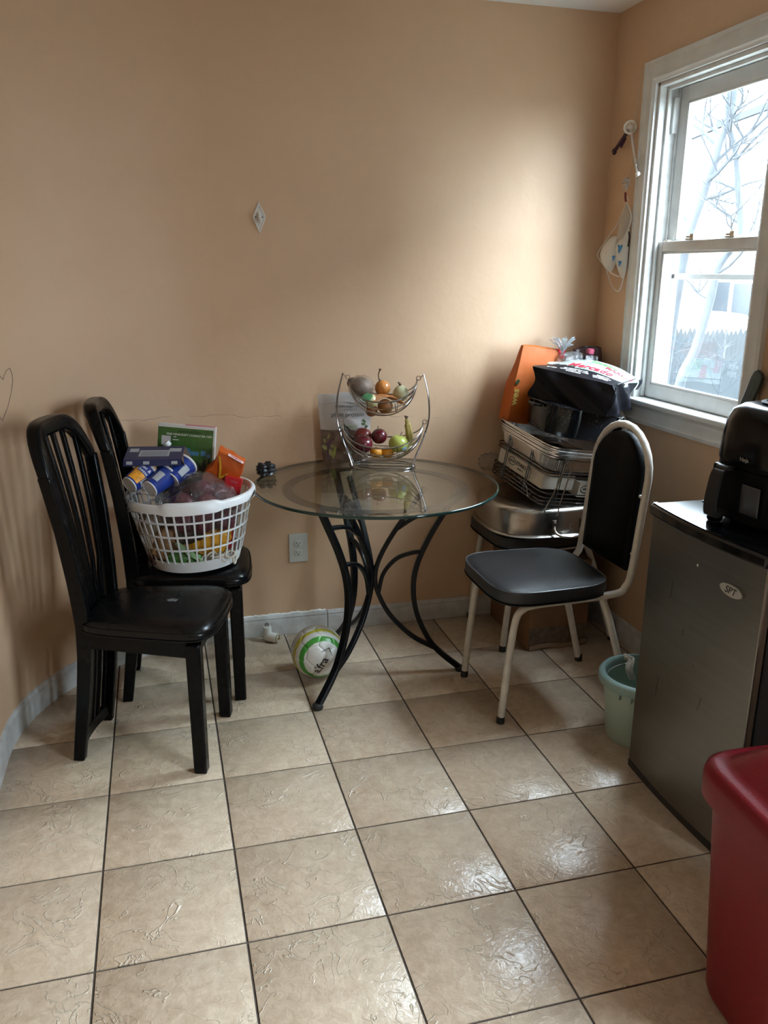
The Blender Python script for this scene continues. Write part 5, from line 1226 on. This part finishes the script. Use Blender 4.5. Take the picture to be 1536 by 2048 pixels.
MKM = mat('white_mask_cloth', (.62, .60, .55), rough=.85, bump=.15, bscale=200); MKS = clear_mat('sheer_mask_lining', tint=(.85, .84, .80), refl=.0, rough=.5, haze=.62, hazecol=(.80, .78, .72))
def shell(name, poly, th, m, x0=0, bul=.018):
    # pillowed panel in the YZ plane
    cy_ = sum(p[0] for p in poly)/len(poly); cz_ = sum(p[1] for p in poly)/len(poly)
    P_ = [(v.x, v.y) for v in smooth_path([(a, b, 0) for a, b in poly], 4, True)]
    rings = [[(x0-bul*(1-k*k)*1.0-(.0008 if q else 0), cy_+(a-cy_)*k, cz_+(b-cz_)*k) for a, b in P_] for q, ks in ((0, (1, .8, .55, .3, .05)),) for k in ks]
    rings2 = [[(x0-bul*(1-k*k)+th, cy_+(a-cy_)*k, cz_+(b-cz_)*k) for a, b in P_] for k in (.05, .3, .55, .8, 1)]
    return MB().loft(rings+rings2, closed=True).build(name, m, mk_, smooth=70)
shell('upper_panel', [(-.020, -.004), (-.052, -.048), (-.050, -.086), (-.018, -.130), (.022, -.128), (.008, -.060)], .0015, MKS, -.004, .012)
shell('cloth_panel', [(-.018, -.125), (-.050, -.100), (-.052, -.180), (-.046, -.262), (-.022, -.280), (.020, -.220), (.030, -.160)], .0015, MKM, -.002, .016)
shell('side_panel', [(.024, -.125), (.070, -.130), (.125, -.180), (.105, -.228), (.050, -.258), (.018, -.220), (.020, -.160)], .0015, MKM, -.004, .020)
MB().tube(smooth_path([(-.004, -.020, -.002), (-.006, -.056, -.046), (-.006, -.054, -.086), (-.006, -.016, -.136), (-.008, .026, -.162)], 5), .0024, n=6).build('hem', WEL, mk_, smooth=60)
MB().tube(smooth_path([(-.004, -.020, -.002), (-.006, .020, -.075), (-.006, .075, -.125), (-.006, .136, -.180), (-.006, .128, -.206), (-.006, .070, -.250)], 5), .0022, n=6).build('hem', WEL, mk_, smooth=60)
MB().tube(smooth_path([(-.006, .070, -.250), (-.008, .035, -.300), (-.006, -.005, -.330), (-.006, -.030, -.318), (-.006, -.046, -.270)], 5), .0022, n=6).build('ear_loop', WEL, mk_, smooth=60)
MB().tube(smooth_path([(-.018, .050, -.235), (-.020, .020, -.262), (-.016, -.028, -.276)], 5), .0018, n=6).build('seam', WEL, mk_)
MB().strip(smooth_path([(.002, .0, .035), (0, -.004, .018), (-.002, -.012, .0)], 3), (.002, 0, 0), (0, .004, .001)).build('hang_tab', mat('maroon_strap', (.12, .01, .02), rough=.6), mk_)
BLM = mat('blue_motif_print', (.05, .20, .42), rough=.8)
for y, z, s_ in ((-.024, -.170, 1.0), (-.030, -.225, .7), (.012, -.205, .7)):      # plain blue blots of the print
    for dy, dz, r_ in ((0, 0, .011), (.010, .008, .006), (-.010, .007, .006), (.004, -.010, .007)):
        MB().sphere((-.020, y+dy*s_, z+dz*s_), r_*s_, 10, 6, (.15, 1, 1)).build('print_blot', BLM, mk_)
MB().tube([(-.006, -.052, -.11), (-.004, -.056, -.13), (-.006, -.054, -.165)], .003, n=6).build('cord_lock', CAPM, mk_)

# ------------------------------------------------------------------ outdoors
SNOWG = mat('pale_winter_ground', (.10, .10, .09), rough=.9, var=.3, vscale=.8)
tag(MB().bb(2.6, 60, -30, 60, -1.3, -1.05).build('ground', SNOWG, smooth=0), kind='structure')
fd = Vector((math.sin(YAW), math.cos(YAW), 0)); rd_ = Vector((math.cos(YAW), -math.sin(YAW), 0))
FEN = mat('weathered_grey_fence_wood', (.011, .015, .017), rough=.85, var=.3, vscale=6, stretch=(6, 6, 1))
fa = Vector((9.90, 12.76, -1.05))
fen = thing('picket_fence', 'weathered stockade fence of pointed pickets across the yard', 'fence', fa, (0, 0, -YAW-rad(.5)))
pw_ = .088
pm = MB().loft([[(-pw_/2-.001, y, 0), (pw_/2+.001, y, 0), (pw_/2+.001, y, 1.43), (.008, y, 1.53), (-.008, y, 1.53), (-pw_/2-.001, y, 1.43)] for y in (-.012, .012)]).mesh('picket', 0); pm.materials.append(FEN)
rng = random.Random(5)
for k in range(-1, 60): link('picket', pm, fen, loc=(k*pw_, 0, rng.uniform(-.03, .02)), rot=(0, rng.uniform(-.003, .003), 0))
for z in (.3, 1.1): MB().bb(-.1, 5.3, .02, .06, z, z+.09).build('rail', FEN, fen)
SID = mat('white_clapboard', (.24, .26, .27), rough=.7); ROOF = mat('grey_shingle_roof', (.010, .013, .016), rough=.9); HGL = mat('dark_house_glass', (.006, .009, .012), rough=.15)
hs = thing('neighbour_house', 'white gabled house beyond the fence', 'house', (14.10, 17.90, -1.05), (0, 0, -YAW+rad(1)))
HWD = 7.0; EZ = 6.05
MB().loft([[(0, y, 0), (HWD, y, 0), (HWD, y, EZ), (HWD/2, y, EZ+1.25), (0, y, EZ)] for y in (0, 8)]).build('wall', SID, hs, smooth=0)
cl = MB()
for k in range(28): cl.box((HWD/2, -.012, .12+.21*k), (HWD, .024, .012))
cl.build('clapboard_edges', SID, hs, smooth=0)['kind'] = 'stuff'
for s in (-1, 1):
    a = Vector((HWD/2, 0, EZ+1.27)); e = Vector((HWD/2+s*(HWD/2+.35), 0, EZ-.10))
    MB().loft([[v+Vector((0, y, 0)) for v in (a, e, e+Vector((0, 0, .16)), a+Vector((0, 0, .16)))] for y in (-.45, 8.4)]).build('roof', ROOF, hs, smooth=0)
for x0, x1, z0, z1 in ((.20, .62, 1.60, 2.36), (.72, 1.50, 1.50, 2.32), (1.39, 2.20, 5.0, 5.45), (3.2, 4.0, 1.6, 2.4)):
    wd = MB().bb(x0-.07, x1+.07, -.05, .02, z0-.07, z1+.07).build('window', mat('white_house_trim', (.7, .7, .7), rough=.6), hs, smooth=0)
    MB().bb(x0, x1, -.06, -.04, z0, z1).build('pane', HGL, wd, smooth=0)
sh = thing('parked_car', 'white car roof showing above the fence', 'car', (12.15, 14.75, -1.05), (0, 0, -YAW))
CARW = mat('white_car_paint', (.75, .77, .78), rough=.2)
puff((.95, .8, .45), 12, .3).build('car_body', CARW, sh, smooth=50, loc=(0, 0, .55)); puff((.55, .62, .33), 12, .35).build('cabin', CARW, sh, smooth=50, loc=(0, 0, 1.40))
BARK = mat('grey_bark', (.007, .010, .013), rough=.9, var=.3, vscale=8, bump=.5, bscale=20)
def tree(name, label, base, pts, r0, seed, nb, spread, lean=None):
    rg_ = random.Random(seed); t = thing(name, label, 'tree', base)
    P_ = smooth_path([Vector(p)-Vector(base) for p in pts], 4); n = len(P_)
    MB().tube(P_, [r0*(1-.65*i/(n-1)) for i in range(n)], n=9).build('trunk', BARK, t, smooth=60)
    bm = MB(); tw_ = MB()
    def grow(p, d, L_, r_, lv):
        q = [p]; dd = d.normalized()
        for i in range(4):
            dd = (dd+Vector((rg_.uniform(-1, 1), rg_.uniform(-1, 1), rg_.uniform(-.5, .8)))*.22).normalized(); q.append(q[-1]+dd*L_/4)
        (bm if lv < 2 else tw_).tube(q, [r_*(1-.18*i) for i in range(5)], n=5 if lv < 2 else 4)
        if lv < 3:
            for k in range(3 if lv else 4):
                j = rg_.randint(1, 4); grow(q[j], (dd+Vector((rg_.uniform(-1, 1), rg_.uniform(-1, 1), rg_.uniform(-.5, .9)))*1.0), L_*rg_.uniform(.45, .7), r_*.5, lv+1)
    for k in range(nb):
        i = int(n*(.35+.63*k/max(1, nb-1))); i = min(i, n-1)
        a = rg_.uniform(0, 2*PI); grow(P_[i], Vector((math.cos(a), math.sin(a), rg_.uniform(.2, .9))), spread*rg_.uniform(.7, 1.2), r0*.30, 0)
    b_ = bm.build('branches', BARK, t, smooth=60); b_['kind'] = 'stuff'; w_ = tw_.build('twigs', BARK, t, smooth=0); w_['kind'] = 'stuff'
    return t
D13 = lambda x, y, z: (x, y, z)
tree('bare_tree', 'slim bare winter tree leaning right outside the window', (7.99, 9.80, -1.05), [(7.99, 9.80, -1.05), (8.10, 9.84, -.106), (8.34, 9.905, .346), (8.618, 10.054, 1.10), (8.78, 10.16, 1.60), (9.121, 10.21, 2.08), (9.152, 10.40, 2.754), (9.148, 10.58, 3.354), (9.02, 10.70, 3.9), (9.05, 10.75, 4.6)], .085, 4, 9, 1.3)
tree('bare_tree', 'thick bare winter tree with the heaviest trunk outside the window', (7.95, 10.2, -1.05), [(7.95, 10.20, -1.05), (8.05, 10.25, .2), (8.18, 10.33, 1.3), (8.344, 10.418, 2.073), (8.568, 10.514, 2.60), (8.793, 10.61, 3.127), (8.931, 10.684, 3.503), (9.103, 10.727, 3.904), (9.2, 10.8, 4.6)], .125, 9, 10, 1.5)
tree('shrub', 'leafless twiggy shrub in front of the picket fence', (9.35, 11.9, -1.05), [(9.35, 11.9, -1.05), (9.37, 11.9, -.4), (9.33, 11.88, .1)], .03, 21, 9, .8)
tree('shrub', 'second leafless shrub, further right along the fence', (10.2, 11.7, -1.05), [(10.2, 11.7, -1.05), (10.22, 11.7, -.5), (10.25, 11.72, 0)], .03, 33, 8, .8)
gs = thing('garage', 'plain white garage at the left beyond the window', 'garage', (8.1, 12.35, -1.05), (0, 0, -YAW))
MB().bb(-1.2, 1.0, 0, 3, 0, 2.35).build('wall', SID, gs, smooth=0); MB().bb(-1.3, 1.1, -.15, 3.1, 2.35, 2.45).build('roof', mat('white_house_trim', (.7, .7, .7)), gs, smooth=0)
# unseen house next door, close on the right, added to cut off the low sky
nh = thing('unseen_side_house', kind='structure', loc=(8.6, -4.0, -1.05))
GRS = mat('grey_siding', (.16, .17, .18), rough=.8)
MB().bb(0, 8, -.8, 10.6, 0, 6.1).build('wall', GRS, nh, smooth=0)
MB().loft([[(x, y, z) for x, z in ((-.4, 6.0), (8.4, 6.0), (4, 7.6))] for y in (-1.2, 10.9)]).build('roof', ROOF, nh, smooth=0)
for y in (1, 4, 7):
    wd = MB().bb(-.05, .02, y-.5, y+.5, 3.6, 5.0).build('window', mat('white_house_trim', (.7, .7, .7)), nh, smooth=0); MB().bb(-.06, -.04, y-.43, y+.43, 3.67, 4.93).build('pane', HGL, wd, smooth=0)
# cable across the sky
tag(MB().tube([(4.5, 16.5, 4.0), (9.0, 15.5, 3.6), (14, 14.5, 3.9), (22, 13, 4.8)], .018, n=6).build('utility_cable', mat('black_cable', (.05, .05, .05)), smooth=60), 'overhead utility cable crossing behind the tree', 'cable')
